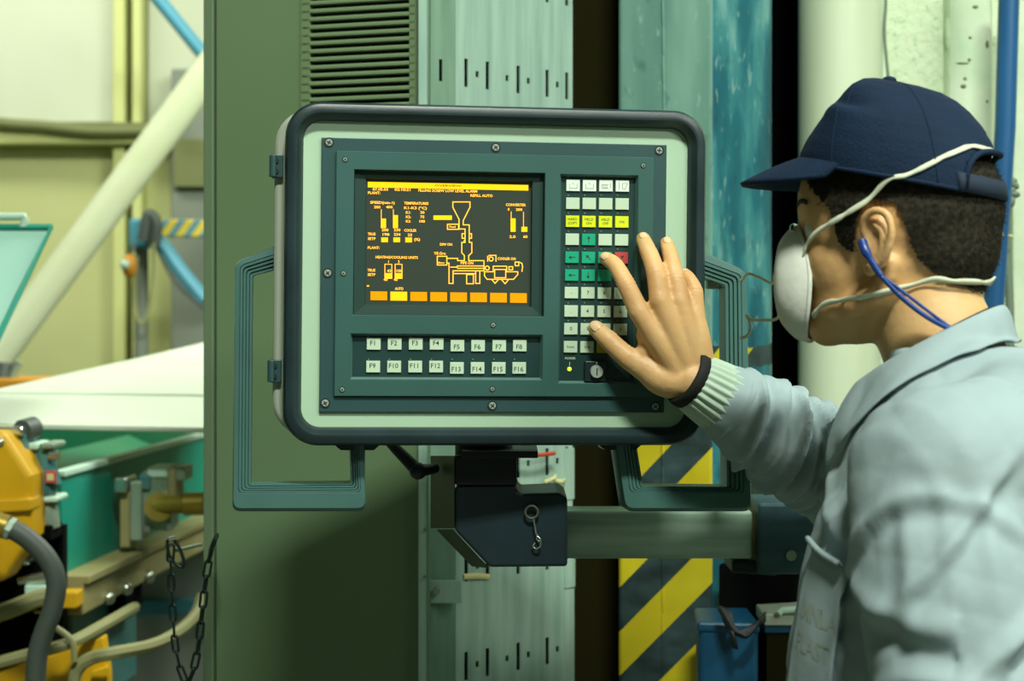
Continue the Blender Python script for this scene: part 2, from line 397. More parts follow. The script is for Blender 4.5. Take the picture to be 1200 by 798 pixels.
# ------------------------------------------------------------------ green electrical cabinet
fr = V((-.1347, 2.45, 0)); dl = V((-.951, .309, 0)).normalized(); bk = V((.309, .951, 0)).normalized()
def cab(s, d, z): return fr + dl * s + bk * d + V((0, 0, z))        # s: along the face to the left, d: depth behind the face
t = thing('electrical_cabinet', 'tall green steel cabinet with louvred vent behind the control panel', 'cabinet', cab(.18, .2, 0))
def cbox(s0, s1, d0, d1, z0, z1): 
    return MB().loft([[cab(s0, d0, z), cab(s1, d0, z), cab(s1, d1, z), cab(s0, d1, z)] for z in (z0, z1)])
cbox(.0, .345, .022, .42, .0, 2.4).build('body', M_['cabinet_green'], t, bevel=.003)
cbox(.328, .345, .0, .03, .03, 2.4).build('frame_edge', M_['cabinet_edge'], t, bevel=.002)
VS0, VS1 = .0045, .181; VZ0 = 1.80
door = MB()
door.loft([[cab(s, d, z) for s, d in ((VS1, 0), (.3225, 0), (.3225, .018), (VS1, .018))] for z in (.03, 2.38)])
door.loft([[cab(s, d, z) for s, d in ((.0, 0), (VS1, 0), (VS1, .018), (.0, .018))] for z in (.03, VZ0)])
door.build('door', M_['cabinet_green'], t)
cbox(.0, .0045, 0, .018, VZ0, 2.38).build('door_stile', M_['cabinet_edge'], t)
cbox(VS0, VS1, .014, .02, VZ0, 2.38).build('vent_backing', M_['black_gap'], t)
pitch = 9.55 / F * 2.47; k = 0; z = VZ0 + .004
lm = MB(); hw = (VS1 - VS0) / 2
prof = [(.0138, .5), (-.0015, .30), (-.003, .1), (-.003, -.16), (.0, -.22), (.0138, -.22)]
lm.loft([[bk * p[0] + V((0, 0, p[1] * pitch)) + dl * s for p in prof] for s in (-hw, hw)])
lme = lm.mesh('louvre')
while z < 2.37:
    o = place('louvre', lme, M_['louvre_green'], t, cab((VS0 + VS1) / 2, 0, z)); z += pitch
cbox(VS0 - .002, VS0 + .008, -.003, .014, VZ0, 2.38).build('vent_side', M_['louvre_green'], t)
cbox(VS1 - .012, VS1 + .002, -.003, .014, VZ0, 2.38).build('vent_side', M_['louvre_green'], t)
cbox(.321, .329, .012, .02, .03, 2.38).build('door_gap', M_['black_gap'], t)

# ------------------------------------------------------------------ perforated galvanised column
t = thing('cable_column', 'galvanised slotted steel cable column behind the control panel', 'column', (-.05, 2.55, 0))
P0 = V((-.1342, 2.44, 0)); P1 = V((-.1196, 2.44, 0)); P1b = V((-.1205, 2.50, 0)); P2 = V((-.0850, 2.52, 0)); dB = V((.73, .683, 0)).normalized(); WB = .2445
def sheet(name, A, B, z0, z1, holes, m, parent, thick=.0025):
    L_ = (B - A).length; u = (B - A).normalized()
    xs, zs, q = grid_with_holes(0, L_, z0, z1, holes); nz = len(zs)
    vs = [tuple(A + u * x + V((0, 0, z))) for x in xs for z in zs]
    fs = [(i * nz + j, (i + 1) * nz + j, (i + 1) * nz + j + 1, i * nz + j + 1) for i, j in q]
    me = bpy.data.meshes.new(name); me.from_pydata(vs, [], fs); me.update()
    b = bmesh.new(); b.from_mesh(me); bmesh.ops.delete(b, geom=[v for v in b.verts if not v.link_faces], context='VERTS'); b.to_mesh(me); b.free()
    o = mesh_obj(name, me, m, parent); so = o.modifiers.new('solidify', 'SOLIDIFY'); so.thickness = thick; so.offset = 1; return o
def s_at(pxx):                                               # arc length on the wide face where a photo column falls
    k = (pxx - CX) / F; return (k * P2.y - P2.x) / (dB.x - k * dB.y)
rows = [CZ + (CY - (85 + 116 * k)) / F * 2.53 for k in range(-3, 13)]
holes = []
for zc in rows:
    for x, kind in ((545, 1), (558, 0), (570, 1), (593, 0), (606, 1), (618, 0), (640, 1), (652, 0), (663, 1)):
        s = s_at(x)
        if kind: holes.append((s - .0036, s + .0036, zc - .021, zc + .021))
        else: holes.append((s - .0032, s + .0032, zc - .0045, zc + .0045))
sheet('slotted_face', P2, P2 + dB * WB, 0.0, 2.6, holes, M_['galvanised'], t)
hA = [(.014, .0195, zc - .016, zc + .016) for zc in rows if zc > 1.3 or zc < .9] 
sheet('channel_face', P1b, P2, 0.0, 2.6, hA, M_['galvanised_shaded'], t)
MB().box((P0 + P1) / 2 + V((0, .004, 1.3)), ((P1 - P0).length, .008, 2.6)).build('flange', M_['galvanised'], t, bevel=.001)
MB().box((P1 + P1b) / 2 + V((.0, 0, 1.3)), (.002, .062, 2.6)).build('channel_side', M_['galvanised_shaded'], t)
# black sheet added for the shade behind the slots, joint plates and edge strip
MB().loft([[P1b + V((.02, .045, z)), P2 + dB * (WB - .01) + V((-.02, .02, z)), P2 + dB * (WB - .01) + V((-.02, .03, z)), P1b + V((.02, .055, z))] for z in (0, 2.6)]).build('slot_shade_sheet', M_['black_gap'], t)
nB = V((dB.y, -dB.x, 0))
def onB(pxx, y, off=0.0):
    s = s_at(pxx); p = P2 + dB * s + nB * off; return V((p.x, p.y, CZ + (CY - y) / F * p.y))
def plateB(x0, x1, y0, y1, off, name, m):
    a, b2, c, d = onB(x0, y0), onB(x1, y0), onB(x1, y1), onB(x0, y1)
    zt = (a.z + b2.z) / 2; zb = (c.z + d.z) / 2
    return MB().loft([[V((p.x, p.y, z)) + nB * o_ for p, o_ in ((a, .0005), (b2, .0005), (b2, off), (a, off))] for z in (zb, zt)]).build(name, m, t)
plateB(659.5, 671, 525, 585, .004, 'edge_strip', M_['galvanised'])
plateB(659.5, 671.5, 655, 688, .005, 'edge_strip', M_['galvanised'])
plateB(655, 671.5, 690, 900, .003, 'edge_strip', M_['galvanised'])
c0 = px(502, 680, 2.495); c1 = px(541, 707, 2.495)
MB().box(((c0.x + c1.x) / 2, 2.497, (c0.z + c1.z) / 2), (c1.x - c0.x, .004, c0.z - c1.z)).build('joint_plate', M_['galvanised'], t, bevel=.001)
for p in (px(512, 692, 2.488),): MB().cyl(p + V((0, .006, 0)), p - V((0, .004, 0)), .005, n=12).build('bolt', M_['bolt_steel'], t, smooth='auto')
for y in (621, 676): MB().cyl(px(498, y, 2.437) + V((0, .003, 0)), px(498, y, 2.437), .0025, n=10).build('rivet', M_['galvanised_shaded'], t)
# cable ties and wires on the column
def strap(name, pts, r, m, label, cat, flat=1.0): 
    return tag(MB().tube(smooth_path(pts), r, 8, flat=flat).build(name, m, smooth='auto'), label, cat)
strap('cable_tie', [onB(541, 676, .004), onB(555, 675, .007), onB(571, 676, .004)], .0045, M_['tie_white'], 'pale cable tie through the slots below the dark bracket', 'cable tie', .5)
strap('cable_tie', [onB(637, 565, .003), onB(643, 560, .012), onB(648, 557, .006)], .003, M_['tie_white'], 'pale cable tie end poking from a slot above the bracket', 'cable tie', .6)
strap('cable_tie', [onB(648, 563, .003), onB(654, 564, .010), onB(660, 562, .004)], .0028, M_['tie_white'], 'short pale cable tie beside the edge of the slotted column', 'cable tie', .6)
t2 = thing('signal_wire', 'red and white wire peeping out under the control panel', 'wire', onB(600, 533, .02))
MB().tube(smooth_path([onB(585, 528, .03), onB(597, 530, .028), onB(608, 533, .026)]), .0035, 8).build('white_sheath', M_['cable_white'], t2, smooth='auto')
MB().tube(smooth_path([onB(606, 533, .026), onB(622, 533, .024), onB(639, 531, .02)]), .0032, 8).build('red_core', M_['cable_red'], t2, smooth='auto')

# ------------------------------------------------------------------ brown post and teal pillar
tag(MB().prism([(.085, 2.86), (.18, 2.86), (.18, 2.95), (.085, 2.95)], 0, 2.8).build('brown_post', M_['brown_steel'], bevel=.004),
    'dark brown steel post between the slotted column and teal pillar', 'post')
t = thing('teal_pillar', 'weathered teal steel pillar with yellow and black hazard stripes', 'pillar', (.3, 2.8, 0))
MB().prism([(.1713, 2.74), (.3149, 2.68), (.402, 2.768), (.420, 2.790), (.429, 2.82), (.431, 2.86), (.42, 3.05), (.2, 3.05)], 0, 2.8).build('shaft', M_['pillar'], t, bevel=.006, seg=3)
wd = MB(); nseg = 60
for k in range(nseg):
    z = 2.8 * k / nseg + .023; f_ = (778 - CX) / F
    wd.sphere((.2405 + random.uniform(-.0008, .0008), 2.711, z), (.0026, .0022, .03), 8, 6)
wd.build('weld_seam', M_['pillar'], t, smooth=True, kind='stuff')
# ------------------------------------------------------------------ control panel (children in the panel's own axes: x right, y into the panel, z up)
pa, pb, pc = 0.12754329, 0.00939772, 0.00885015
PR = Matrix.Rotation(pa, 3, 'Z') @ Matrix.Rotation(pb, 3, 'X') @ Matrix.Rotation(pc, 3, 'Y')
PC = V((-0.0194186, 1.96558198, CZ + 0.04483496))
panel = thing('control_panel', 'industrial operator control panel with amber screen and rubber edged frame', 'control panel', PC)
panel.rotation_euler = PR.to_euler(); LOCAL.add(panel.name)
PRi = PR.transposed()
def pl(x, y, w=0.0):                                         # photo point -> panel-local point on the plane w in front of the face
    o = PRi @ (V((0, 0, CZ)) - PC); d = PRi @ V(((x - CX) / F, 1, (CY - y) / F)); k = (-w - o.y) / d.y
    return o + d * k
def uv(x, y, w=0.0): p = pl(x, y, w); return p.x, p.z
XZ = Matrix(((1, 0, 0), (0, 0, -1), (0, 1, 0)))              # (x,y,z) -> (x, -z, y): z becomes "out of the face"
def rrect(x0, x1, z0, z1, r, n=8):
    out = []
    for cx_, cz_, a0 in ((x1 - r, z1 - r, 0), (x0 + r, z1 - r, 90), (x0 + r, z0 + r, 180), (x1 - r, z0 + r, 270)):
        for k in range(n + 1): a = R(a0 + 90 * k / n); out.append((cx_ + r * math.cos(a), cz_ + r * math.sin(a)))
    return out
def slab(poly, w0, w1): return MB().loft([[V((p[0], -w, p[1])) for p in poly] for w in (w0, w1)])
def ringslab(outer, inner, w0, w1):
    b = MB(); n = len(outer)
    rs = [[V((p[0], -w, p[1])) for p in q] for q, w in ((inner, w0), (outer, w0), (outer, w1), (inner, w1))]
    b.loft(rs + [rs[0]], cap=False); return b
def bounds(x0, y0, x1, y1, w=0.0):                           # axis-aligned local rectangle from photo corners
    a = uv(x0, y0, w); c = uv(x1, y1, w); return a[0], c[0], c[1], a[1]
# enclosure, door, rubber edge
X0, X1 = uv(333, 320)[0], uv(825, 320)[0]; Z0, Z1 = uv(580, 521.5)[1], uv(580, 125)[1]
boxr = rrect(X0 - .012, X1 - .006, Z0 + .008, Z1 - .006, .042)
slab(boxr, -.105, -.016).build('enclosure_box', M_['panel_box'], panel, smooth='auto', bevel=.004)
ringslab(rrect(X0 + .004, X1 - .004, Z0 + .004, Z1 - .004, .03), rrect(-.19, .19, -.147, .147, .002), -.02, -.004).build('door', M_['panel_face'], panel, smooth='auto')
ro = rrect(X0, X1, Z0, Z1, .040, 10); n_ = len(ro)
def inset(d, r): return rrect(X0 + d, X1 - d, Z0 + d, Z1 - d, max(.004, r - d * .9), 10)
rb = MB(); seq = [(inset(.003, .04), -.022), (ro, -.016), (ro, .004), (inset(.003, .04), .0105), (inset(.009, .04), .013), (inset(.0125, .04), .0125), (inset(.0135, .04), .0105), (inset(.0175, .04), .006), (inset(.0205, .04), -.003)]
rings = [[V((p[0], -w, p[1])) for p in q] for q, w in seq]
mesh_obj('rubber_edge', rb.loft(rings + [rings[0]], cap=False).mesh('rubber_edge'), M_['rubber'], panel, smooth='auto')
for y in (196, 434):                                         # hinges
    a = pl(322, y, -.03)
    hb = MB(); hb.box((X0 - .0085, .022, a.z), (.013, .026, .026)); hb.cyl((X0 - .0135, .011, a.z - .0125), (X0 - .0135, .011, a.z + .0125), .0045, n=12)
    h = hb.build('hinge', M_['plate_outer'], panel, bevel=.001)
    for dz in (-.006, .006): MB().cyl((X0 - .010, .009, a.z + dz), (X0 - .010, .0075, a.z + dz), .003, n=10).build('screw', M_['screw_slot'], h)
# faceplates
a0, a1, b0, b1 = -.2, .2, -.1562, .1562
ia = bounds(394, 177, 763, 465)
ringslab([(a0, b0), (a1, b0), (a1, b1), (a0, b1)], [(ia[0] + .002, ia[2] + .002), (ia[1] - .002, ia[2] + .002), (ia[1] - .002, ia[3] - .002), (ia[0] + .002, ia[3] - .002)], -.006, .0).build('faceplate', M_['plate_outer'], panel, bevel=.0008)
mon = bounds(415, 199, 636.5, 371); fk = bounds(411, 391, 634.8, 445); kp = bounds(656.3, 204.5, 744.5, 449)
holes = [(h[0], h[1], h[2], h[3]) for h in (mon, fk, kp)]
xs, zs, q = grid_with_holes(ia[0], ia[1], ia[2], ia[3], holes); nz = len(zs)
me = bpy.data.meshes.new('inner_plate')
me.from_pydata([(x, -.0005, z) for x in xs for z in zs], [], [(i * nz + j, (i + 1) * nz + j, (i + 1) * nz + j + 1, i * nz + j + 1) for i, j in q])
o = mesh_obj('inner_plate', me, M_['plate_inner'], panel); sm = o.modifiers.new('solidify', 'SOLIDIFY'); sm.thickness = .0035; sm.offset = 1
bv = o.modifiers.new('bevel', 'BEVEL'); bv.width = .0006; bv.segments = 1; bv.limit_method = 'ANGLE'
TOP = .0040                                                  # front of the inner plate
# screws
def screw(x, y, r, w, parent=panel):
    p = pl(x, y, w)
    b = MB(); b.cyl((p.x, -w + .001, p.z), (p.x, -w - .0012, p.z), r, r * .8, 16); o = b.build('screw', M_['screw'], parent, smooth='auto')
    a = random.uniform(0, 3.14)
    s_ = MB(); rot = Matrix.Rotation(a, 3, 'Y')
    s_.box((p.x, -w - .0012, p.z), (r * 1.2, .0006, r * .28), rot); s_.box((p.x, -w - .0012, p.z), (r * .28, .00062, r * 1.2), rot); s_.build('screw_slot', M_['screw_slot'], o)
    ringslab([(p.x + r * 1.28 * math.cos(t_), p.z + r * 1.28 * math.sin(t_)) for t_ in [k * .2618 for k in range(24)]], [(p.x + r * 1.02 * math.cos(t_), p.z + r * 1.02 * math.sin(t_)) for t_ in [k * .2618 for k in range(24)]], w - .001, w + .0002).build('screw_recess', M_['screw_slot'], o)
for x, y in ((385.5, 167), (581, 173), (772.5, 176.5), (384, 320), (381, 472.5), (577, 475.5), (768, 476.5), (770, 325)): screw(x, y, .0045, .0003)
for x, y in ((404.5, 187), (754, 194), (402.5, 320.5), (401, 456.5), (578, 381), (577, 456)): screw(x, y, .0027, TOP)
# monitor
me_o = [(mon[0], mon[2]), (mon[1], mon[2]), (mon[1], mon[3]), (mon[0], mon[3])]
sc_ = bounds(429.5, 210, 621, 358.5, -.010)
def frame4(o4, i4, w0, w1): return [[V((x, -w0, z)) for x, z in o4], [V((x, -w1, z)) for x, z in i4]]
def rect4(h, d=0): return [(h[0] + d, h[2] + d), (h[1] - d, h[2] + d), (h[1] - d, h[3] - d), (h[0] + d, h[3] - d)]
bz = MB(); bz.loft(frame4(rect4(mon), rect4(mon, .0015), TOP - .0005, -.004), cap=False)
bz.loft(frame4(rect4(mon, .0015), rect4(sc_, -.001), -.004, -.005), cap=False); bz.loft(frame4(rect4(sc_, -.001), rect4(sc_, 0), -.005, -.010), cap=False)
bz.build('monitor_bezel', M_['bezel'], panel)
screen = slab(rect4(sc_, -.002), -.014, -.010).build('screen', M_['screen_glass'], panel, label='dark screen showing an amber process diagram')
WS = -.0096
def Z1(x, y): return 410 + x / 4.433, 190 + y / 4.433
def s2(x, y): return 500 + x / 9.23, 205 + y / 9.23
def s4(x, y): return 500 + x / 9.23, 280 + y / 9.23
def flatquad(b, pts, w): b.add([pl(x, y, w) for x, y in pts], [(0, 1, 2, 3)])
def fillrect(name, x0, y0, x1, y1, m, sk=0.0, w=WS):
    b = MB(); flatquad(b, [Z1(x0, y1), Z1(x1, y1 + sk), Z1(x1, y0 + sk), Z1(x0, y0)], w); return b.build(name, m, screen)
def stroke(b, pts, wd=.00105, w=WS + .0002, closed=False):
    q = [pl(x, y, w) for x, y in pts]; 
    if closed: q.append(q[0])
    for p, r_ in zip(q[:-1], q[1:]):
        d = r_ - p; L_ = d.length
        if L_ < 1e-6: continue
        d /= L_; n = V((-d.z, 0, d.x)) * wd / 2; e = d * wd / 2
        b.add([p - e - n, r_ + e - n, r_ + e + n, p - e + n], [(0, 1, 2, 3)])
def txt(parent, s, p, size, m, w, name='display_text', ax='LEFT', width=None, bold=.018):
    me = text_mesh(s, size, ax, bold); xs_ = [v.co.x for v in me.vertices]
    k = 1.0
    if width and xs_ and max(xs_) - min(xs_) > 1e-6: k = width / (max(xs_) - min(xs_))
    for v in me.vertices: v.co = (v.co.x * k + p[0], -w, v.co.y + p[1])
    return mesh_obj(name, me, m, parent)
def dtxt(s, x, y, x1=None, h=13, m='amber'):
    a = uv(*Z1(x, y), WS); wd = None
    if x1: wd = uv(*Z1(x1, y), WS)[0] - a[0]
    txt(screen, s, a, h / 4433 * 1.45, M_[m], WS + .0004, width=wd)
fillrect('display_title_bar', 93, 102, 927, 131, M_['amber_bright'], 17)
dtxt('OVERVIEW', 440, 122, 580, 10, 'amber_ink')
for a in (('07.05.03', 118, 141, 198), ('02:10:21', 232, 143, 314), ('FILLING SCREW LOW LEVEL ALARM', 355, 147, 660), ('PLANT:', 93, 160, 157), ('REFILL AUTO', 625, 174, 740), ('SPEED(min-1)', 105, 210, 232),
          ('200', 125, 234, 158), ('400', 188, 234, 222), ('TEMPERATURES', 282, 214, 408), ('K1-K3 (°C)', 280, 238, 398), ('K1:', 290, 262, 315), ('30', 365, 262, 386), ('K2:', 290, 285, 315), ('75', 365, 285, 386),
          ('K3:', 290, 308, 315), ('100', 357, 308, 386), ('COOLER', 282, 355, 345), ('25', 300, 379, 323), ('200', 165, 353, 200), ('230', 228, 353, 262), ('198', 165, 376, 200), ('234', 228, 376, 262), ('TRUE', 93, 374, 133), ('SETP', 93, 398, 133),
          ('(%)', 333, 402, 363), ('PLANT:', 92, 445, 153), ('HEATING/COOLING UNITS', 133, 494, 352), ('1', 196, 518), ('2', 249, 518), ('43', 193, 565, 214), ('100', 238, 565, 268), ('40', 175, 611, 196), ('40', 228, 611, 248),
          ('TRUE', 92, 562, 132), ('SETP', 92, 585, 132), ('AUTO', 235, 658, 278), ('CONVERTER', 810, 222, 913), ('0', 820, 246), ('200', 862, 247, 895), ('2.0', 828, 388, 860), ('60', 900, 388, 922), ('DIW ON', 467, 428, 530), ('YE.Gre', 437, 474, 498),
          ('COOLER ON', 767, 502, 860), ('PIPE ON', 575, 524, 640), ('Feed', 516, 336, 548, 10), ('Motor', 458, 523, 492, 9)): dtxt(*a)
for r_ in ((163, 293, 188, 343), (226, 275, 250, 343), (835, 292, 861, 362), (891, 336, 922, 362), (163, 391, 198, 416), (226, 391, 261, 416), (288, 391, 323, 417), (434, 277, 530, 300), (184, 576, 216, 602), (237, 576, 268, 602), (88, 639, 100, 647)):
    fillrect('display_bar', *r_, M_['amber_bright'])
for k in range(8):
    x = 107 + k * 103.6; fillrect('display_button', x, 671 + k * 1.3, x + 87, 717 + k * 1.9, M_['amber_bright'] if k == 1 else M_['amber_fill'], 1)
g = MB()
Zp = lambda *p: [Z1(*q_) for q_ in p]; A2 = lambda *p: [s2(*q_) for q_ in p]; A4 = lambda *p: [s4(*q_) for q_ in p]
stroke(g, A2((283, 292), (468, 292), (468, 350), (395, 495), (395, 540), (460, 540), (460, 730))); stroke(g, A2((283, 292), (283, 350), (350, 480), (350, 585), (415, 585), (415, 730)))
stroke(g, A2((225, 533), (345, 533), (345, 588), (225, 588)), closed=True)
stroke(g, A2((405, 635), (383, 635), (383, 685), (405, 685))); stroke(g, A2((462, 635), (485, 635), (485, 685), (462, 685)))
stroke(g, A4((405, 20), (405, 38), (380, 38), (380, 150), (408, 180), (408, 235), (335, 235), (335, 210), (222, 210)))
stroke(g, A4((460, 20), (460, 38), (488, 38), (488, 150), (455, 180), (455, 235), (620, 235), (620, 345)))
stroke(g, A4((115, 188), (218, 188), (218, 282), (115, 282)), closed=True)
stroke(g, A4((222, 262), (242, 262), (242, 482), (285, 482), (285, 345), (610, 345))); stroke(g, A4((260, 305), (330, 305), (330, 292), (610, 292))); stroke(g, A4((335, 318), (610, 318))); stroke(g, A4((290, 375), (530, 375)))
stroke(g, A4((432, 385), (505, 385), (505, 485), (432, 485)), closed=True); stroke(g, A4((530, 350), (530, 482), (575, 482), (575, 350)))
stroke(g, A4((660, 240), (660, 190), (680, 178), (750, 178), (750, 240)))
for cx_, cy_ in ((697, 217), (655, 315)): stroke(g, A4(*[(cx_ + 22 * math.cos(a * .6283), cy_ + 22 * math.sin(a * .6283)) for a in range(10)]), closed=True)
stroke(g, A4((720, 355), (625, 355), (625, 400), (655, 437), (940, 437), (985, 385), (985, 355), (865, 355), (865, 295), (720, 295), (720, 355)))
stroke(g, A4((735, 330), (855, 330), (855, 420), (735, 420)), closed=True); stroke(g, A4((890, 300), (930, 300), (930, 335), (890, 335)), closed=True); stroke(g, A4((957, 250), (995, 250), (995, 290), (957, 290)), closed=True)
stroke(g, A4((1000, 250), (1030, 265), (1038, 300), (1030, 350))); stroke(g, A4((705, 440), (740, 480), (775, 440))); stroke(g, A4((810, 440), (848, 485), (885, 440)))
g.build('process_diagram', M_['amber'], screen)
for pts in (((163, 246), (163, 340)), ((226, 246), (226, 340)), ((838, 258), (838, 350)), ((902, 260), (902, 350))):
    g = MB(); stroke(g, Zp(*pts), .0007); g.build('display_axis', M_['amber'], screen)
for x in (182, 235):
    g = MB(); stroke(g, Zp((x, 530), (x + 36, 531), (x + 36, 604), (x, 603)), .0008, closed=True); g.build('display_tank', M_['amber'], screen)

# function keys and keypad in their recesses
def recess(h, depth, name):
    b = MB(); b.loft(frame4(rect4(h, -.0002), rect4(h, .0022), TOP - .0004, -depth), cap=False)
    o = b.build(name + '_wall', M_['recess_rim'], panel)
    slab(rect4(h, .001), -depth - .002, -depth).build(name, M_['recess'], panel)
recess(fk, .0035, 'function_key_recess'); recess(kp, .0035, 'keypad_recess')
KW, KH = 16.0 / 1000, 13.4 / 1000
kb_ = MB(); kb_.loft([[V((sx * KW / 2 * s_, -w, sz * KH / 2 * s_)) for sx, sz in ((-1, -1), (1, -1), (1, 1), (-1, 1))] for w, s_ in ((0, 1), (.0016, 1), (.0022, .95))])
kmesh = {}
def key(x, y, colour, text=None, ink='ink', size=.0062, dx=0, dy=0, name='key', lines=None):
    if colour not in kmesh:
        kmesh[colour] = kb_.mesh('key'); kmesh[colour].materials.append(M_[colour])
    p = pl(x, y, -.0035); k = place(name, kmesh[colour], M_[colour], panel, (p.x, .0035, p.z))
    if text:
        for i, s_ in enumerate(text.split('|')):
            nl = len(text.split('|')); me = text_mesh(s_, size / (1 if nl == 1 else 1.5), 'CENTER', .006)
            off = 0 if nl == 1 else (.0025 - .0046 * i)
            for v in me.vertices: v.co = (v.co.x + dx, -.00235, v.co.y + dy + off)
            mesh_obj('key_legend', me, M_[ink], k)
    return k
for i in range(16):
    c = i % 8; x = (437.8, 462.3, 487, 511.5, 535.8, 560, 584.8, 608.8)[c] - (0.6 if i > 7 else 0)
    y = ((403 if c < 4 else 405), (429.6 if c < 4 else 431.2))[i > 7]
    key(x, y, 'key_pale', 'F%d' % (i + 1), size=.0078, dx=-.0008, dy=.0008 if c < 4 else -.0016, name='function_key')
rowsy = [217.3, 238.4, 259.5, 280.5, 301.6, 322.4, 343, 364.5, 385.3, 406.4]
layout = [[('key_white', '')] * 4, [('key_pale', '')] * 4,
          [('key_yellow', 'HARD|COPY'), ('key_yellow', 'HELD|ON'), ('key_yellow', 'HELD|OFF'), ('key_yellow', 'INK')],
          [('key_pale', ''), ('key_green', '^'), ('key_pale', ''), ('key_pale', '')],
          [('key_green', '<'), ('key_green', '\\'), ('key_green', '>'), ('key_red', '/')],
          [('key_green', '<-'), ('key_green', 'v'), ('key_green', ''), ('key_pale', '')],
          [('key_pale', '-'), ('key_pale', '7'), ('key_pale', '8'), ('key_pale', '9')],
          [('key_pale', '.'), ('key_pale', '4'), ('key_pale', '5'), ('key_pale', '6')],
          [('key_pale', '0'), ('key_pale', '1'), ('key_pale', '2'), ('key_pale', '3')],
          [('key_pale', 'Reset'), ('key_pale', 'Shift'), ('key_amber', ''), ('key_amber', '')]]
def arrow(k, ang):
    b = MB(); r_ = Matrix.Rotation(R(ang), 3, 'Y'); w = .00236
    b.add([r_ @ V(p) for p in ((-.0004, 0, -.004), (.0004, 0, -.004), (.0004, 0, .001), (-.0004, 0, .001))], [(0, 1, 2, 3)])
    b.add([r_ @ V(p) for p in ((-.002, 0, .0008), (.002, 0, .0008), (0, 0, .0042))], [(0, 1, 2)])
    for p in b.v: p.y = -w
    b.build('key_legend', M_['ink'], k)
for r_i, row in enumerate(layout):
    for c_i, (colr, tx) in enumerate(row):
        x = (671.3, 690.5, 709.8, 729.0)[c_i] - r_i * .33 + (c_i * .05 * r_i / 9); y = rowsy[r_i] + c_i * .25
        small = len(tx) > 2 and '|' not in tx
        sym = tx in ('^', '<', '\\', '>', '/', '<-', 'v')
        k = key(x, y, colr, None if sym else tx, ink='ink_soft' if (small or tx in '-.' ) else 'ink', size=.0040 if small else .0062)
        if sym: arrow(k, {'^': 0, '<': 270, '\\': 315, '>': 90, '/': 45, '<-': 270, 'v': 180}[tx])
        if r_i == 0:                                         # outline pictograms on the white keys
            b = MB()
            def ln(p, q_, wd=.0005):
                p = V((p[0], 0, p[1])); q_ = V((q_[0], 0, q_[1])); d = (q_ - p).normalized(); n = V((-d.z, 0, d.x)) * wd / 2
                b.add([p - n, q_ - n, q_ + n, p + n], [(0, 1, 2, 3)])
            if c_i < 2:
                for p, q_ in (((-.0045, -.0035), (.0045, -.0035)), ((.0045, -.0035), (.0045, .002)), ((-.0045, -.0035), (-.0045, .002)), ((-.001, .003), (.001, .001))): ln(p, q_)
            elif c_i == 2:
                for p, q_ in (((-.005, -.003), (-.005, .001)), ((-.003, -.003), (-.003, .001)), ((-.001, -.003), (-.001, .001)), ((.001, -.003), (.001, .001)), ((-.005, -.003), (.003, -.003)), ((-.005, .001), (.003, .001)), ((.005, -.003), (.005, .003))): ln(p, q_)
            else:
                for p, q_ in (((-.004, -.0045), (-.004, .0045)), ((0, -.003), (0, .003)), ((0, .003), (.006, .003)), ((.006, .003), (.003, -.004)), ((0, -.003), (.003, -.004))): ln(p, q_)
            for p in b.v: p.y = -.00236
            b.build('key_legend', M_['ink_soft'], k)
dots = MB()
for y in rowsy[:9]:
    for x in (671.3, 690.5, 709.8, 729.0):
        p = pl(x - 5.5, y - 9.6, -.0035); dots.cyl((p.x, .0036, p.z), (p.x, .0025, p.z), .0009, n=8)
for y in (394, 421):
    for x in (437.8, 462.3, 487, 511.5, 535.8, 560, 584.8, 608.8):
        p = pl(x - 6, y, -.0035); dots.cyl((p.x, .0036, p.z), (p.x, .0025, p.z), .0009, n=8)
dots.build('indicator_dots', M_['led_off'], panel, kind='stuff')
p = pl(667.3, 432.5, -.0035); MB().sphere((p.x, .0035, p.z), .0026, 12, 8).build('power_light', M_['led_green'], panel, smooth=True, label='glowing green power light')
txt(panel, 'POWER', uv(668.3, 420, -.003), .0036, M_['key_pale'], -.0032, 'power_legend', 'CENTER')
g = MB(); 
p1 = pl(667.6, 424, -.003); p2 = pl(667.4, 428.5, -.003); g.add([p1 + V((-.0003, 0, 0)), p2 + V((-.0003, 0, 0)), p2 + V((.0003, 0, 0)), p1 + V((.0003, 0, 0))], [(0, 1, 2, 3)]); g.build('power_legend', M_['key_pale'], panel)
p = pl(697.5, 435, -.0035)
ks = slab(rrect(p.x - .0135, p.x + .0125, p.z - .012, p.z + .012, .002, 3), -.0036, .004).build('key_switch', M_['rubber'], panel, bevel=.001)
MB().cyl((p.x, -.003, p.z), (p.x, -.0085, p.z), .0078, .0072, 24).build('lock_barrel', M_['screw'], ks, smooth='auto')
MB().box((p.x, -.0087, p.z), (.0012, .0012, .008)).build('key_slot', M_['screw_slot'], ks)
MB().box((p.x, -.005, p.z + .0098), (.0012, .003, .003)).build('pointer', M_['screw'], ks)

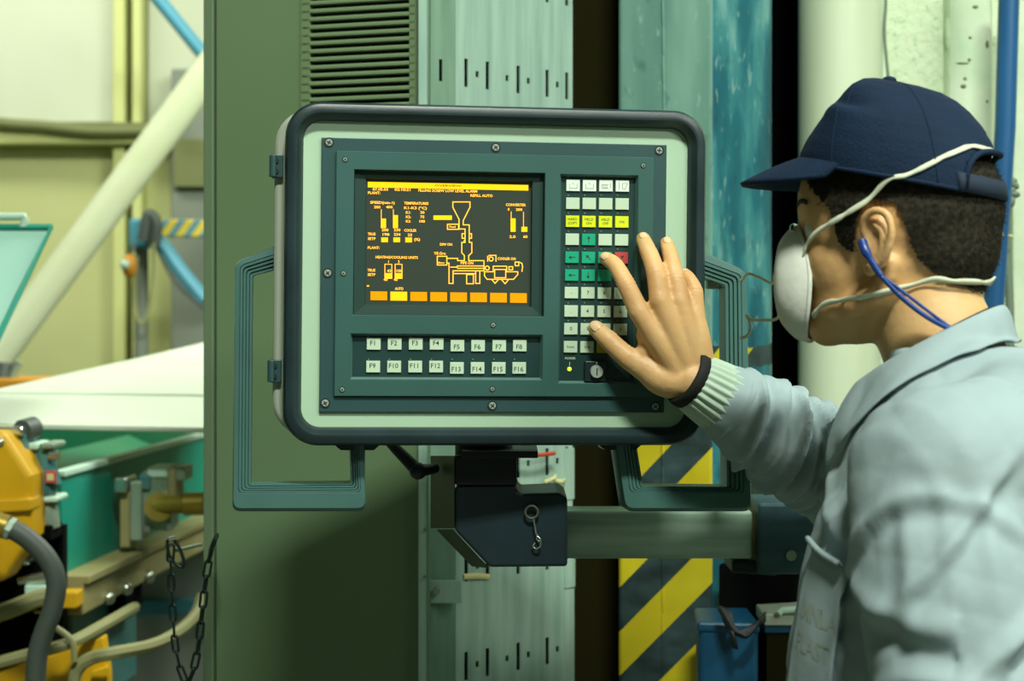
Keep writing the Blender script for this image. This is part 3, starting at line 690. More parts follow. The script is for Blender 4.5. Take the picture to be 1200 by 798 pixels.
# ribbed carrying handles: inner, rib and outer outlines in photo order from the side of the box round to its underside
def handle(inner, mid, outer, w0=-.022, depth=.036):
    segs = []
    for pi, pm, po in zip(inner, mid, outer):
        i_, m_, o_ = (V((*uv(*q_, w0), 0)) for q_ in (pi, pm, po))
        ring = [V((i_.x, -(w0 - depth), i_.y)), V((i_.x, -(w0 - .008), i_.y))]
        for k in range(4):                                   # four ribs stepping up from the inner edge
            f0, f1 = k / 4, (k + .80) / 4; hgt = w0 - .007 + .007 * (k + 1) / 4
            for f_, h in ((f0 + .02, hgt), (f1, hgt), (f1 + .01, hgt - .0022), ((k + .98) / 4, hgt - .0022)):
                q_ = i_.lerp(m_, min(f_, 1)); ring.append(V((q_.x, -h, q_.y)))
        q_ = m_; ring.append(V((q_.x, -w0, q_.y)))
        q_ = m_.lerp(o_, .8); ring.append(V((q_.x, -(w0 - .001), q_.y)))
        ring.append(V((o_.x, -(w0 - .006), o_.y))); ring.append(V((o_.x, -(w0 - depth), o_.y)))
        segs.append(ring)
    b = MB(); b.loft(segs); return b.build('handle', M_['handle'], panel, smooth='auto', bevel=.0006, seg=1)
def arcs(path, rr):                                          # round off the inner corners of a photo polyline
    out = []
    for k, p in enumerate(path):
        if k in (0, len(path) - 1): out.append(p); continue
        a = V((*path[k-1], 0)); c = V((*path[k+1], 0)); q_ = V((*p, 0)); r_ = rr
        p0 = q_ + (a - q_).normalized() * r_; p1 = q_ + (c - q_).normalized() * r_
        for t_ in (0, .25, .5, .75, 1): 
            z_ = p0 * (1 - t_) ** 2 + q_ * 2 * t_ * (1 - t_) + p1 * t_ * t_; out.append((z_.x, z_.y))
    return out
handle(arcs([(342, 311), (296, 323), (294, 568), (412, 567), (410, 515)], 3), arcs([(342, 291), (281, 311), (279, 578), (423, 577), (420, 515)], 6), arcs([(342, 280), (275, 307), (272, 600), (429, 600), (428, 515)], 10))
handle(arcs([(818, 323), (851, 334), (853, 571), (755, 570), (746, 515)], 3), arcs([(818, 303), (869, 322), (872, 578), (738, 577), (730, 515)], 6), arcs([(818, 291), (876, 318), (882, 600), (733, 600), (720, 515)], 10))
for x0, x1 in ((391, 446), (700, 752)):
    a = uv(x0, 524, -.03); c = uv(x1, 524, -.03)
    MB().loft([[V((a[0] + d, y_, z_)) if s_ < 0 else V((c[0] - d, y_, z_)) for s_, y_ in ((-1, .025), (1, .025), (1, .06), (-1, .06))] for d, z_ in ((0, Z0 + .012), (0, Z0 - .001), (.008, Z0 - .008))]).build('handle_mount', M_['rubber'], panel)
for x, y in ((836, 331), ):                                  # bright latch inside the far handle
    a = pl(838, 333, -.06); lt = MB().box(a, (.022, .012, .012)).build('latch', M_['panel_box'], panel, bevel=.002)
    MB().box(a + V((.004, -.0065, .0)), (.009, .003, .006)).build('latch_tab', M_['screw'], lt, bevel=.001)

# ------------------------------------------------------------------ swivel bracket and arm carrying the panel
YB = 2.03
def bx(x, Y): return (x - CX) / F * Y
def bzz(y, Y): return CZ + (CY - y) / F * Y
t = thing('support_arm', 'dark steel swivel bracket and galvanised arm carrying the control panel', 'bracket', px(600, 600, 2.1))
def fpoly(pts, Y, y1): return MB().loft([[V((bx(x, Y), yy, bzz(y, Y))) for x, y in pts] for yy in (Y, y1)])
fpoly([(533, 534), (606, 532), (606, 569), (533, 569)][::-1], YB, 2.15).build('upper_block', M_['bracket_dark'], t, bevel=.003)
fpoly([(533, 570.5), (606, 569), (607, 576), (612, 579), (656, 577), (665, 583), (665, 664), (574, 665), (533, 622)][::-1], YB, 2.15).build('housing', M_['bracket_blue'], t, bevel=.004)
MB().loft([[V((bx(x, Y), Y, bzz(y, Y))) for (x, Y) in ((504.5, 2.135), (532.5, YB + .002), (533.5, YB + .01), (507, 2.15))] for y in (619, 534)]).build('side_plate', M_['bracket_side'], t, bevel=.001)
MB().add([px(512, 620, 2.13), px(531, 620, YB + .004), px(572, 664, YB + .004), px(553, 661, 2.13), px(512, 621.5, 2.14), px(531, 621.5, YB + .01), px(572, 666, YB + .01), px(553, 664, 2.14)],
         [(0, 1, 2, 3), (4, 7, 6, 5), (0, 4, 5, 1), (1, 5, 6, 2), (2, 6, 7, 3), (3, 7, 4, 0)]).build('slant_plate', M_['bracket_side'], t, bevel=.001)
MB().cyl(px(567, 536, 2.08), px(567, 515, 2.08), .035, n=32).build('swivel_collar', M_['bracket_dark'], t, smooth='auto')
MB().box(px(586, 529, 2.06), (.09, .1, .008)).build('mounting_plate', M_['bracket_dark'], t, bevel=.001)
lv = MB(); lv.tube([px(452, 514, 2.10), px(462, 524, 2.07), px(490, 552, 2.05)], [.005, .0065, .0085], 12); lv.sphere(px(490, 552, 2.05), .0105, 14, 8); lv.tube([px(489, 552, 2.05), px(510, 549, 2.09)], [.0085, .006], 12)
lv.build('clamp_lever', M_['bracket_dark'], t, smooth='auto')
YA = 2.15
ab = MB(); ab.box((bx((655 + 882) / 2, YA), YA + .03, bzz(627, YA)), (bx(882, YA) - bx(655, YA), .06, bzz(599, YA) - bzz(655, YA))); ab.build('arm_bar', M_['bare_bar'], t, bevel=.004, seg=3)
MB().box(px(761, 600, YA - .0005) + V((0, .012, .0015)), (.007, .010, .004)).build('blue_tag', M_['blue_cord'], t)
MB().loft([[V((bx(x, 2.18), yy, bzz(y, 2.18))) for x, y in ((883, 585), (1005, 585), (1005, 668), (883, 668))] for yy in (2.14, 2.25)]).build('end_block', M_['block_blue'], t, bevel=.005, seg=3)
bp_ = px(927, 651, 2.139); MB().cyl(bp_ + V((0, .003, 0)), bp_ - V((0, .002, 0)), .0075, .0065, 20).build('bolt', M_['bolt_steel'], t, smooth='auto')
MB().loft([[V((bx(x, 2.2), yy, bzz(y, 2.2))) for x, y in ((853, 652), (905, 652), (905, 670), (853, 666))] for yy in (2.16, 2.24)]).build('under_lug', M_['bracket_dark'], t, bevel=.003)
MB().box((.40, 2.51, 1.215), (.08, .54, .07)).build('wall_strut', M_['block_blue'], t, bevel=.004)
# ring pin and its wire hook
rp = px(623, 600, YB - .004); MB().tube([rp + V((.0075 * math.cos(a), -.002, .0075 * math.sin(a))) for a in [k * .3142 for k in range(20)]], .0016, 8, closed=True).build('pull_ring', M_['bracket_side'], t, smooth=True)
MB().tube(smooth_path([px(625, 606, YB - .006), px(627, 618, YB - .007), px(629, 627, YB - .006), px(633, 632, YB - .008), px(633, 640, YB - .008), px(628, 643, YB - .006), px(624.5, 640, YB - .005), px(627, 636, YB - .005)]), .0011, 8).build('wire_hook', M_['chrome'], t, smooth=True)
MB().tube(smooth_path([px(630, 626, YB - .005), px(629, 632, YB - .004), px(634, 636, YB - .004)]), .0009, 8).build('wire_hook', M_['chrome'], t, smooth=True)
# ------------------------------------------------------------------ machine on the left
def quadprism(pts, th):                                      # four or more world points, thickened along their normal
    P = [V(p) for p in pts]; n = (P[1] - P[0]).cross(P[-1] - P[0]).normalized() * th
    return MB().loft([P, [p + n for p in P]])
WA = V((-.871, 3.3, 0)); WD = (V((-.7935, 4.36, 0)) - WA).normalized(); WN = V((WD.y, -WD.x, 0))
def wl(s, o, z): p = WA + WD * s + WN * o; return V((p.x, p.y, z))
def wbox(s0, s1, o0, o1, z0, z1): return MB().loft([[wl(s0, o0, z), wl(s1, o0, z), wl(s1, o1, z), wl(s0, o1, z)] for z in (z0, z1)])
t = thing('green_trough', 'long teal green machine trough with pale rim beside the cabinet', 'machine', wl(.6, -.3, 0))
wbox(0, 1.45, -.012, 0, .985, 1.19).build('front_wall', M_['teal_paint'], t, bevel=.002)
wbox(0, 1.45, -.018, .006, 1.188, 1.2).build('rim', M_['pale_edge'], t, bevel=.002)
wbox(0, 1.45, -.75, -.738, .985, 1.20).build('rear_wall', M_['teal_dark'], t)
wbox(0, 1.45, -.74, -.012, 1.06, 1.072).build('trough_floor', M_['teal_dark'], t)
quadprism([wl(.35, -.05, 1.075), wl(1.42, -.10, 1.075), wl(1.42, -.30, 1.16), wl(.35, -.30, 1.16)], .01).build('lit_floor_band', M_['teal_dark'], t)  # tilted plate added to stand for the lit band on the trough floor
wbox(0, .012, -.74, -.012, .985, 1.17).build('end_wall', M_['teal_paint'], t)
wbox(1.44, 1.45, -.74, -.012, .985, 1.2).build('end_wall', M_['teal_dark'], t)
wbox(-.02, 1.45, -.02, .05, .925, .99).build('rail', M_['beige_steel'], t, bevel=.004)
wbox(-.02, 1.45, .0, .06, .985, 1.0).build('rail_lip', M_['beige_steel'], t, bevel=.002)
wbox(.06, .5, -.7, .0, .70, .93).build('lower_body', M_['motor_teal'], t, bevel=.006)
wbox(.1, 1.25, -.70, -.3, .0, .93).build('pedestal', M_['motor_teal'], t, bevel=.006)
wbox(.30, .42, -.02, .035, .86, .93).build('notch_block', M_['dark_steel'], t)
for s in (.12, .24, .40): 
    MB().sphere(wl(s, .055, .935), .014, 10, 6).build('bolt_head', M_['bolt_steel'], t, smooth=True)
tag(MB().box((-1.02, 4.68, .46), (.76, .1, .92)).build('grey_housing', M_['grey_panel'], bevel=.006), 'plain grey machine housing seen below the trough behind the chain', 'machine housing')
tag(MB().box((-.86, 4.615, bzz(712, 4.6)), (.40, .03, .04)).build('blue_rail', M_['sky_blue_paint'], bevel=.003), 'thin blue rail along the grey machine housing', 'rail')

t = thing('white_cover', 'white sloping machine cover made of three lapped sheets', 'machine cover', px(120, 520, 3.7))
quadprism([px(-430, 488, 3.5), px(330, 503, 3.5), px(330, 462, 3.78), px(-360, 452, 3.78)], -.012).build('cover_sheet', M_['white_cover'], t, bevel=.003)
quadprism([px(-20, 459, 3.75), px(330, 463, 3.75), px(330, 424.5, 4.06), px(150, 421.5, 4.06)], -.012).build('cover_sheet', M_['white_cover'], t, bevel=.003)
quadprism([px(140, 424, 4.03), px(330, 427, 4.03), px(330, 381, 4.35), px(236, 402, 4.32)], -.012).build('cover_sheet', M_['white_cover'], t, bevel=.003)
MB().loft([[px(x, y, 3.498), px(x, y, 3.52), px(x, y + 6, 3.52), px(x, y + 6, 3.498)] for x, y in ((-140, 493.5), (330, 502.5))]).build('folded_edge', M_['white_cover'], t, bevel=.002)
for x, Y in ((-1.74, 3.56), (-.56, 3.56), (-.64, 4.05)): MB().box((x, Y, .632), (.03, .03, 1.264)).build('cover_leg', M_['steel_valve'], t)

# valve block on the trough wall
YV = 3.60
t = thing('valve_block', 'bolted steel valve block with a brass pipe on the teal trough', 'valve', px(180, 630, YV))
def vbox(x0, x1, y0, y1, name, m, Y0=YV, dep=.09, bev=.004): 
    return MB().loft([[V((bx(x, Y0), yy, bzz(y, Y0))) for x, y in ((x0, y0), (x1, y0), (x1, y1), (x0, y1))] for yy in (Y0, Y0 + dep)]).build(name, m, t, bevel=bev)
vbox(133, 149, 560, 577, 'clamp_head', M_['chrome'], YV - .03); vbox(140, 152, 576, 642, 'clamp_leg', M_['beige_steel'], YV - .01); vbox(152, 166, 564, 634, 'flange', M_['steel_valve'], YV - .015)
vbox(166, 200, 552, 622, 'body', M_['steel_valve']); vbox(162, 176, 556, 574, 'lug', M_['motor_teal'], YV - .01); vbox(196, 206, 547, 592, 'rear_flange', M_['beige_steel'], YV - .01); vbox(204, 217, 547, 564, 'bolt_block', M_['steel_valve'], YV - .005)
vbox(172, 196, 548, 560, 'cap', M_['pale_edge'], YV - .005)
MB().cyl(px(186, 594, YV + .02), px(186, 594, YV - .035), .026, .03, 24).build('boss', M_['brass'], t, smooth='auto')
MB().tube([px(180, 592, YV - .02), px(216, 591, YV - .03), px(216, 591, YV - .03), px(240, 590, YV - .03)], [.019, .019, .024, .024], 20).build('brass_pipe', M_['brass'], t, smooth='auto')
for x, y in ((172, 620), (199, 618)): MB().cyl(px(x, y, YV - .002), px(x, y, YV - .02), .008, n=6).build('bolt', M_['bolt_steel'], t)

# yellow guard, drive motor, hose
YG = 3.08
t = thing('yellow_guard', 'yellow eight-sided drive guard at the edge of the machine', 'guard', px(-20, 690, YG))
oc = [(-20 + 62 * math.cos(R(22.5 + 45 * k)), 594 + 96 * math.sin(R(22.5 + 45 * k))) for k in range(8)]
MB().loft([[V((bx(x, YG), yy, bzz(y, YG))) for x, y in oc] for yy in (YG, YG + .12)]).build('shell', M_['yellow_paint'], t, bevel=.012, seg=3)
MB().loft([[V((bx(x, YG), yy, bzz(y, YG))) for x, y in ((-85, 588), (38.5, 583), (38.5, 598), (-85, 606))] for yy in (YG - .012, YG + .05)]).build('rib', M_['yellow_paint'], t, bevel=.004)
for a in (2, 6): 
    x, y = oc[a]; MB().sphere(px(x * .85 - 3, 594 + (y - 594) * .85, YG), .008, 10, 6).build('bolt', M_['bolt_steel'], t, smooth=True)
MB().box((px(-20, 690, YG).x, 3.27, .56), (.08, .05, 1.12)).build('post', M_['dark_steel'], t)
MB().box((px(-20, 690, YG).x, 3.24, 1.09), (.06, .1, .05)).build('bracket', M_['dark_steel'], t)
YM = 3.16
t = thing('drive_motor', 'small teal gear motor with a red label beside the yellow guard', 'motor', px(52, 640, YM))
def mbox(x0, x1, y0, y1, name, m, Y0=YM, dep=.08, bev=.004, poly=None): 
    return MB().loft([[V((bx(x, Y0), yy, bzz(y, Y0))) for x, y in (poly or ((x0, y0), (x1, y0), (x1, y1), (x0, y1)))] for yy in (Y0, Y0 + dep)]).build(name, m, t, bevel=bev)
mbox(0, 0, 0, 0, 'bracket', M_['motor_teal'], YM - .02, poly=((16, 508), (29, 508), (34, 562), (40, 580), (36, 580), (20, 548)))
mbox(-30, 27, 500, 511, 'top_bar', M_['chrome'], YM - .03); MB().cyl(px(26, 505, YM), px(40, 501, YM + .03), .021, .021, 20).build('roller', M_['hose_grey'], t, smooth='auto')
mbox(32, 45, 519, 527, 'fin', M_['pale_edge']); mbox(36, 50, 524, 575, 'fin', M_['motor_teal'], YM + .01)
MB().tube([px(54, 520, YM + .02), px(54, 545, YM + .02), px(55, 566, YM + .02), px(52, 578, YM + .02)], [.014, .019, .027, .02], 20).build('casing', M_['motor_teal'], t, smooth='auto')
mbox(48, 64, 519, 526, 'cap', M_['steel_valve'], YM - .01); MB().cyl(px(58, 534, YM), px(70, 533, YM), .009, n=14).build('shaft_stub', M_['bolt_steel'], t, smooth='auto')
mbox(53, 65, 552, 566, 'rating_label', M_['key_red'], YM - .012, .01, .001); mbox(55, 63, 555, 563, 'label_patch', M_['tie_white'], YM - .013, .01, .0)
mbox(42, 67, 582, 589, 'flange', M_['pale_edge']); MB().tube([px(54, 588, YM + .03), px(56, 606, YM + .03), px(61, 620, YM + .03)], [.02, .022, .016], 18).build('gearbox', M_['steel_valve'], t, smooth='auto')
mbox(48, 60, 616, 634, 'foot', M_['dark_steel']); mbox(38, 47, 586, 632, 'mount', M_['motor_teal'], YM + .02)
MB().box((px(44, 634, YM).x, 3.262, .55), (.05, .03, 1.1)).build('pedestal', M_['dark_steel'], t)
YH = 2.95
t = thing('grey_hose', 'thick grey rubber hose curving down in front of the guard', 'hose', px(42, 880, YH))
MB().tube(smooth_path([px(-8, 613, YH), px(12, 619, YH), px(36, 634, YH), px(57, 657, YH), px(66, 683, YH), px(61, 715, YH), px(50, 745, YH), px(43, 775, YH), px(41, 830, YH), px(41, 900, YH)]), .0175, 18).build('tube', M_['hose_grey'], t, smooth='auto')
MB().cyl(px(-14, 611, YH), px(9, 618, YH), .022, .021, 18).build('coupling', M_['brass'], t, smooth='auto')
MB().cyl(px(9, 618, YH), px(15, 621, YH), .0205, .0205, 8).build('clip', M_['steel_valve'], t)
# pipes, bracket and lower yellow guard
YP = 3.12
strap('steel_pipe', [px(-30, 728, YP), px(12, 714, YP), px(40, 703, YP), px(56, 699, YP)], .016, M_['hose_beige'], 'short beige pipe behind the grey hose', 'pipe')
strap('steel_pipe', [px(-30, 784, YP), px(30, 768, YP), px(80, 754, YP), px(115, 736, YP + .1), px(150, 716, YP + .25), px(158, 712, YP + .3)], .0115, M_['hose_beige'], 'long beige pipe rising past the yellow lower guard', 'pipe')
strap('flexible_conduit', [px(88, 830, YP), px(87, 798, YP), px(92, 782, YP), px(108, 771, YP), px(135, 765, YP), px(175, 757, YP + .1), px(205, 743, YP + .2), px(228, 722, YP + .3), px(236, 700, YP + .35)], .0125, M_['hose_beige'], 'curved conduit leading from the yellow lower guard toward the chain', 'conduit')
strap('pipe_bracket', [px(66, 736, YP - .02), px(80, 746, YP - .02), px(86, 756, YP - .02), px(87, 775, YP - .02)], .006, M_['hose_beige'], 'thin bent bracket holding the long beige pipe', 'bracket')
t = thing('lower_guard', 'yellow sheet guard at the foot of the machine', 'guard', px(60, 850, 3.25))
MB().loft([[V((bx(x, 3.2), yy, bzz(y, 3.2))) for x, y in ((-60, 808), (60, 768), (120, 747), (126, 790), (128, 960), (-60, 960))] for yy in (3.2, 3.24)]).build('sheet', M_['yellow_paint'], t, bevel=.003)
MB().loft([[V((bx(x, 3.19), yy, bzz(y, 3.19))) for x, y in ((108, 786), (127, 780), (127, 960), (108, 960))] for yy in (3.18, 3.2)]).build('edge_fold', M_['yellow_paint'], t, bevel=.002)
t = thing('clamp_unit', 'dark clamp unit with a shiny top under the yellow guard', 'clamp', px(35, 720, 3.2))
MB().loft([[V((bx(x, 3.2), yy, bzz(y, 3.2))) for x, y in ((-40, 655), (60, 655), (60, 712), (-40, 712))] for yy in (3.16, 3.235)]).build('block', M_['dark_steel'], t, bevel=.004)
MB().sphere(px(30, 656, 3.17), (.016, .02, .012), 14, 8).build('polished_boss', M_['chrome'], t, smooth=True)
MB().tube([px(22, 681, 3.16), px(58, 676, 3.16)], [.008, .012], 14).build('rod', M_['chrome'], t, smooth='auto'); MB().box(px(46, 690, 3.17), (.042, .05, .022)).build('jaw', M_['pale_edge'], t, bevel=.004)
MB().box(px(84, 701, 3.22), (.032, .05, .03)).build('yellow_lug', M_['yellow_paint'], t, bevel=.003); MB().box(px(47, 703, 3.19), (.014, .04, .045)).build('brass_guide', M_['brass'], t, bevel=.003)

# tilted transparent-green lid with handle
YL = 3.3
t = thing('machine_lid', 'raised green lid with teal frame and grab bar at the edge', 'machine lid', px(10, 400, YL))
quadprism([px(-430, 268, YL), px(57, 270, YL), px(-4, 396, YL - .16), px(-430, 396, YL - .16)], .008).build('pane', M_['lid_pane'], t)
MB().tube([px(-430, 266, YL), px(60, 267, YL), px(-6, 402, YL - .16)], .008, 4, up=V((0, 1, 0))).build('frame', M_['teal_paint'], t)
MB().tube(smooth_path([px(-60, 254, YL), px(20, 254, YL), px(29, 255, YL), px(27, 266, YL)], 4), .0075, 10).build('grab_bar', M_['pale_edge'], t, smooth='auto')
MB().box((-1.70, 3.34, .84), (.04, .04, 1.68)).build('stay', M_['steel_valve'], t)
# tube, barrier and things along the far wall
tag(MB().tube([px(-60, 495, 5.6), px(238, 92, 5.6), px(330, -30, 5.6)], .055, 28).build('white_duct', M_['white_tube'], smooth='auto'), 'fat white tube slanting up in front of the far wall', 'tube')
tag(MB().tube([px(150, -45, 6.2), px(240, 66, 6.2)], .025, 14).build('pale_blue_pipe', M_['sky_blue_paint'], smooth='auto'), 'thin pale blue pipe slanting down from the top of the far wall', 'pipe')
t = thing('barrier', 'striped yellow and blue barrier bar on a blue post head', 'barrier', px(166, 450, 6.3))
MB().box(px(215, 268, 6.3), (.25, .05, .065)).build('bar', M_['barrier'], t, bevel=.006)
MB().box(px(165, 274, 6.3), (.07, .09, .11)).build('post_head', M_['sky_blue_paint'], t, bevel=.012)
MB().tube([px(166, 292, 6.32), V((px(164, 560, 6.32).x, 6.32, 0))], .026, 12).build('post', M_['door_grey'], t, smooth='auto')
MB().tube(smooth_path([px(168, 282, 6.22), px(174, 252, 6.22), px(183, 262, 6.22), px(182, 290, 6.22)]), .022, 10).build('clamp_loop', M_['hose_grey'], t, smooth='auto')
MB().tube(smooth_path([px(180, 282, 6.24), px(205, 330, 6.2), px(240, 362, 6.18)]), .007, 8).build('sagging_wire', M_['hose_grey'], t, smooth='auto')
strap('hanging_rope', [px(180, 285, 6.2), px(179, 330, 6.2), px(172, 372, 6.2), px(163, 378, 6.2), px(158, 350, 6.2), px(160, 300, 6.2)], .007, M_['rope'], 'loop of rope hanging from the barrier post', 'rope')
t = thing('orange_pulley', 'orange pulley block hanging under the barrier post head', 'pulley', px(152, 325, 6.2))
MB().sphere(px(152, 312, 6.2), (.028, .03, .045), 14, 10).build('block', M_['orange_paint'], t, smooth=True); MB().sphere(px(146, 310, 6.17), .018, 12, 8).build('wheel', M_['pale_edge'], t, smooth=True); MB().tube([px(154, 298, 6.2), px(158, 285, 6.22)], .006, 8).build('hook', M_['hose_grey'], t)
strap('blue_hose', [px(178, 276, 6.24), px(192, 290, 6.24), px(212, 318, 6.24), px(240, 352, 6.24)], .028, M_['sky_blue_paint'], 'blue hose slanting down behind the cabinet edge', 'hose')
t = thing('pump_unit', 'orange topped pump with a dark fitting behind the white cover', 'pump', px(10, 520, 4.9))
MB().box(px(0, 452, 4.9), (.30, .2, .05)).build('orange_top', M_['orange_paint'], t, bevel=.008); MB().cyl(px(4, 450, 4.86), px(6, 425, 4.86), .04, .025, 16).build('fitting', M_['hose_grey'], t, smooth='auto'); MB().cyl(px(14, 442, 4.84), px(22, 424, 4.84), .012, n=10).build('pipe_stub', M_['steel_valve'], t, smooth='auto')
MB().box(px(-10, 455, 4.92) - V((0, 0, .55)), (.2, .16, 1.05)).build('body', M_['motor_teal'], t)

# ------------------------------------------------------------------ hanging chain with alternating links on the cabinet edge
YC = 2.44
t = thing('steel_chain', 'dark steel chain hanging in a loop from the green cabinet edge', 'chain', px(222, 800, YC))
def link_mesh(L_=.0285, Wd=.0125, r=.0019):
    pts = []; rr = Wd / 2 - r; h = L_ / 2 - Wd / 2
    for k in range(9): a = math.pi * k / 8; pts.append(V((rr * math.cos(a), 0, h + rr * math.sin(a))))
    for k in range(9): a = math.pi + math.pi * k / 8; pts.append(V((rr * math.cos(a), 0, -h + rr * math.sin(a))))
    b = MB(); b.tube(pts, r, 8, closed=True); me = b.mesh('chain_link'); me.polygons.foreach_set('use_smooth', [True] * len(me.polygons)); return me
lk = link_mesh()
path = smooth_path([px(200, 655, YC), px(201, 690, YC), px(203, 725, YC), px(206, 760, YC), px(213, 788, YC), px(219, 797, YC), px(225, 790, YC), px(232, 760, YC), px(236, 725, YC), px(240, 690, YC), px(244, 662, YC), px(250, 634, YC - .004)], 16)
acc = 0; step = .0285 - 2 * .0019 * 1.7; nxt = step / 2; k = 0
for a, b_ in zip(path[:-1], path[1:]):
    d = (b_ - a).length
    while acc + d >= nxt:
        f_ = (nxt - acc) / d; p = a.lerp(b_, f_); tdir = (b_ - a).normalized()
        q_ = V((0, 0, 1)).rotation_difference(tdir); rot = (q_.to_matrix().to_4x4() @ Matrix.Rotation(R(12 if k % 2 else 78), 4, 'Z')).to_euler()
        place('chain_link', lk, M_['chain_steel'], t, p, rot); nxt += step; k += 1
    acc += d
big = smooth_path([px(196, 634, YC), px(198, 650, YC), px(207, 662, YC), px(214, 664, YC), px(215, 655, YC), px(208, 638, YC), px(202, 630, YC)], 4)
MB().tube(big, .0026, 8, closed=True).build('snap_ring', M_['chain_steel'], t, smooth=True)
lk_o = place('chain_link', lk, M_['chain_steel'], t, px(200, 648, YC - .004), (0, R(4), R(15)))
MB().tube([px(206, 645, YC + .004), px(236, 638, YC + .05)], .003, 10).build('hook_rod', M_['chrome'], t, smooth='auto')
MB().cyl(px(198, 632, YC - .004), px(206, 630, YC - .004), .0032, n=10).build('ring_nut', M_['chrome'], t, smooth='auto')
MB().tube(smooth_path([px(247, 645, YC - .004), px(252, 632, YC - .006), px(254, 627, YC + .01), px(252, 632, YC + .06)]), .0035, 8).build('cabinet_hook', M_['chain_steel'], t, smooth='auto')

# ------------------------------------------------------------------ low things beside the pillar
t = thing('blue_bin', 'tall blue plastic bin standing at the foot of the teal pillar', 'bin', (.35, 2.56, 0))
zt = bzz(731, 2.5)
b0_ = [(.273, 2.50), (.360, 2.49), (.360, 2.62), (.282, 2.62)]
MB().loft([[V((x, y, z)) for x, y in b0_] for z in (0, zt)]).build('body', M_['blue_bin'], t, bevel=.008, seg=3)
MB().loft([[V((x + (x - .32) * .04, y + (y - 2.56) * .04, z)) for x, y in b0_] for z in (zt - .012, zt + .003)]).build('rim', M_['blue_bin'], t, bevel=.004)
bb = MB()
for k in range(5): 
    bb.tube(smooth_path([px(843 + 3 * k, 712 + k, 2.47), px(852 + k * 2, 727 + 2 * k, 2.455), px(862 + 3 * k, 742 + k, 2.45), px(880 + 2 * k, 735 - k, 2.46), px(896, 728 - 2 * k, 2.5)]), .0055, 8, flat=.45)
bb.tube(smooth_path([px(848, 722, 2.47), px(858, 745, 2.45), px(861, 758, 2.46), px(856, 735, 2.48)]), .006, 8, flat=.45)
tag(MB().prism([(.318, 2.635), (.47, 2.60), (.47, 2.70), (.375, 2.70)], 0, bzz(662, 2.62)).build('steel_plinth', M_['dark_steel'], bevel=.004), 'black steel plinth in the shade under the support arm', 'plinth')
tag(bb.build('black_strap', M_['black_cloth'], smooth=True), 'crumpled black strap slung over the blue bin', 'strap')
t = thing('clip_box', 'small blue box with pale lid and metal clip beside the worker', 'box', px(915, 760, 2.5))
MB().loft([[V((bx(x, 2.5), yy, bzz(y, 2.5))) for x, y in ((896, 732), (960, 732), (960, 742), (896, 742))] for yy in (2.5, 2.58)]).build('body', M_['blue_bin'], t, bevel=.002)
MB().loft([[V((bx(x, 2.5), yy, bzz(y, 2.5))) for x, y in ((895, 719), (960, 715), (960, 732.5), (895, 732.5))] for yy in (2.495, 2.58)]).build('lid', M_['panel_box'], t, bevel=.002)
MB().tube([px(913, 719, 2.49), px(917, 715, 2.49), px(935, 714, 2.49)], .005, 10).build('clip', M_['pale_edge'], t, smooth='auto')
MB().loft([[V((bx(x, 2.5), yy, z)) for x, yy in ((899, 2.505), (955, 2.505), (955, 2.575), (899, 2.575))] for z in (0, bzz(742, 2.5))]).build('stand', M_['brown_steel'], t)
# ------------------------------------------------------------------ the worker
AH = R(24)
HO = V((.371, 1.65, 1.563))                                  # centre of the skull at ear height
HF = V((-math.cos(AH), math.sin(AH), 0)); HL = V((-math.sin(AH), -math.cos(AH), 0)); HU = V((0, 0, 1))
def hp(f, l, u): return HO + HF * f + HL * l + HU * u        # head axes: forward, left (towards the camera), up
def hl_(p): d = p - HO; return d.dot(HF), d.dot(HL), d.dot(HU)
HM = Matrix((HF, HL, HU)).transposed()
person = thing('person', 'worker in pale grey jacket, navy cap and white face mask pressing the control panel', 'person', (.42, 1.6, 0))

def remeshed(mb, voxel, iters, name, lam=.5):
    me = mb.mesh(name); o = bpy.data.objects.new(name, me); COL.objects.link(o)
    rm = o.modifiers.new('r', 'REMESH'); rm.mode = 'VOXEL'; rm.voxel_size = voxel; rm.use_smooth_shade = True
    if iters:
        s_ = o.modifiers.new('s', 'SMOOTH'); s_.factor = lam; s_.iterations = iters
    dg = bpy.context.evaluated_depsgraph_get(); out = bpy.data.meshes.new_from_object(o.evaluated_get(dg))
    bpy.data.objects.remove(o); return out
def co_of(me):
    a = np.empty(len(me.vertices) * 3); me.vertices.foreach_get('co', a); return a.reshape(-1, 3)
def no_of(me):
    a = np.empty(len(me.vertices) * 3); me.vertices.foreach_get('normal', a); return a.reshape(-1, 3)
def set_co(me, a): me.vertices.foreach_set('co', a.reshape(-1)); me.update()
def chain(mb, pts, rs, per=5, n=16, flat=1.0, up=None):      # smooth limb with round ends
    P = smooth_path(pts, per); m = len(pts); rr = []
    for i in range(len(P)):
        t_ = i / per; k = min(int(t_), m - 2); f_ = t_ - k; rr.append(rs[k] * (1 - f_) + rs[k+1] * f_)
    a = (P[0] - P[1]).normalized(); b = (P[-1] - P[-2]).normalized()
    head = [P[0] + a * rr[0] * c for c in (.95, .75, .4)]; tail = [P[-1] + b * rr[-1] * c for c in (.4, .75, .95)]
    rh = [rr[0] * c for c in (.28, .66, .92)]; rt = [rr[-1] * c for c in (.92, .66, .28)]
    mb.tube(head + P + tail, rh + rr + rt, n, flat=flat, up=up)

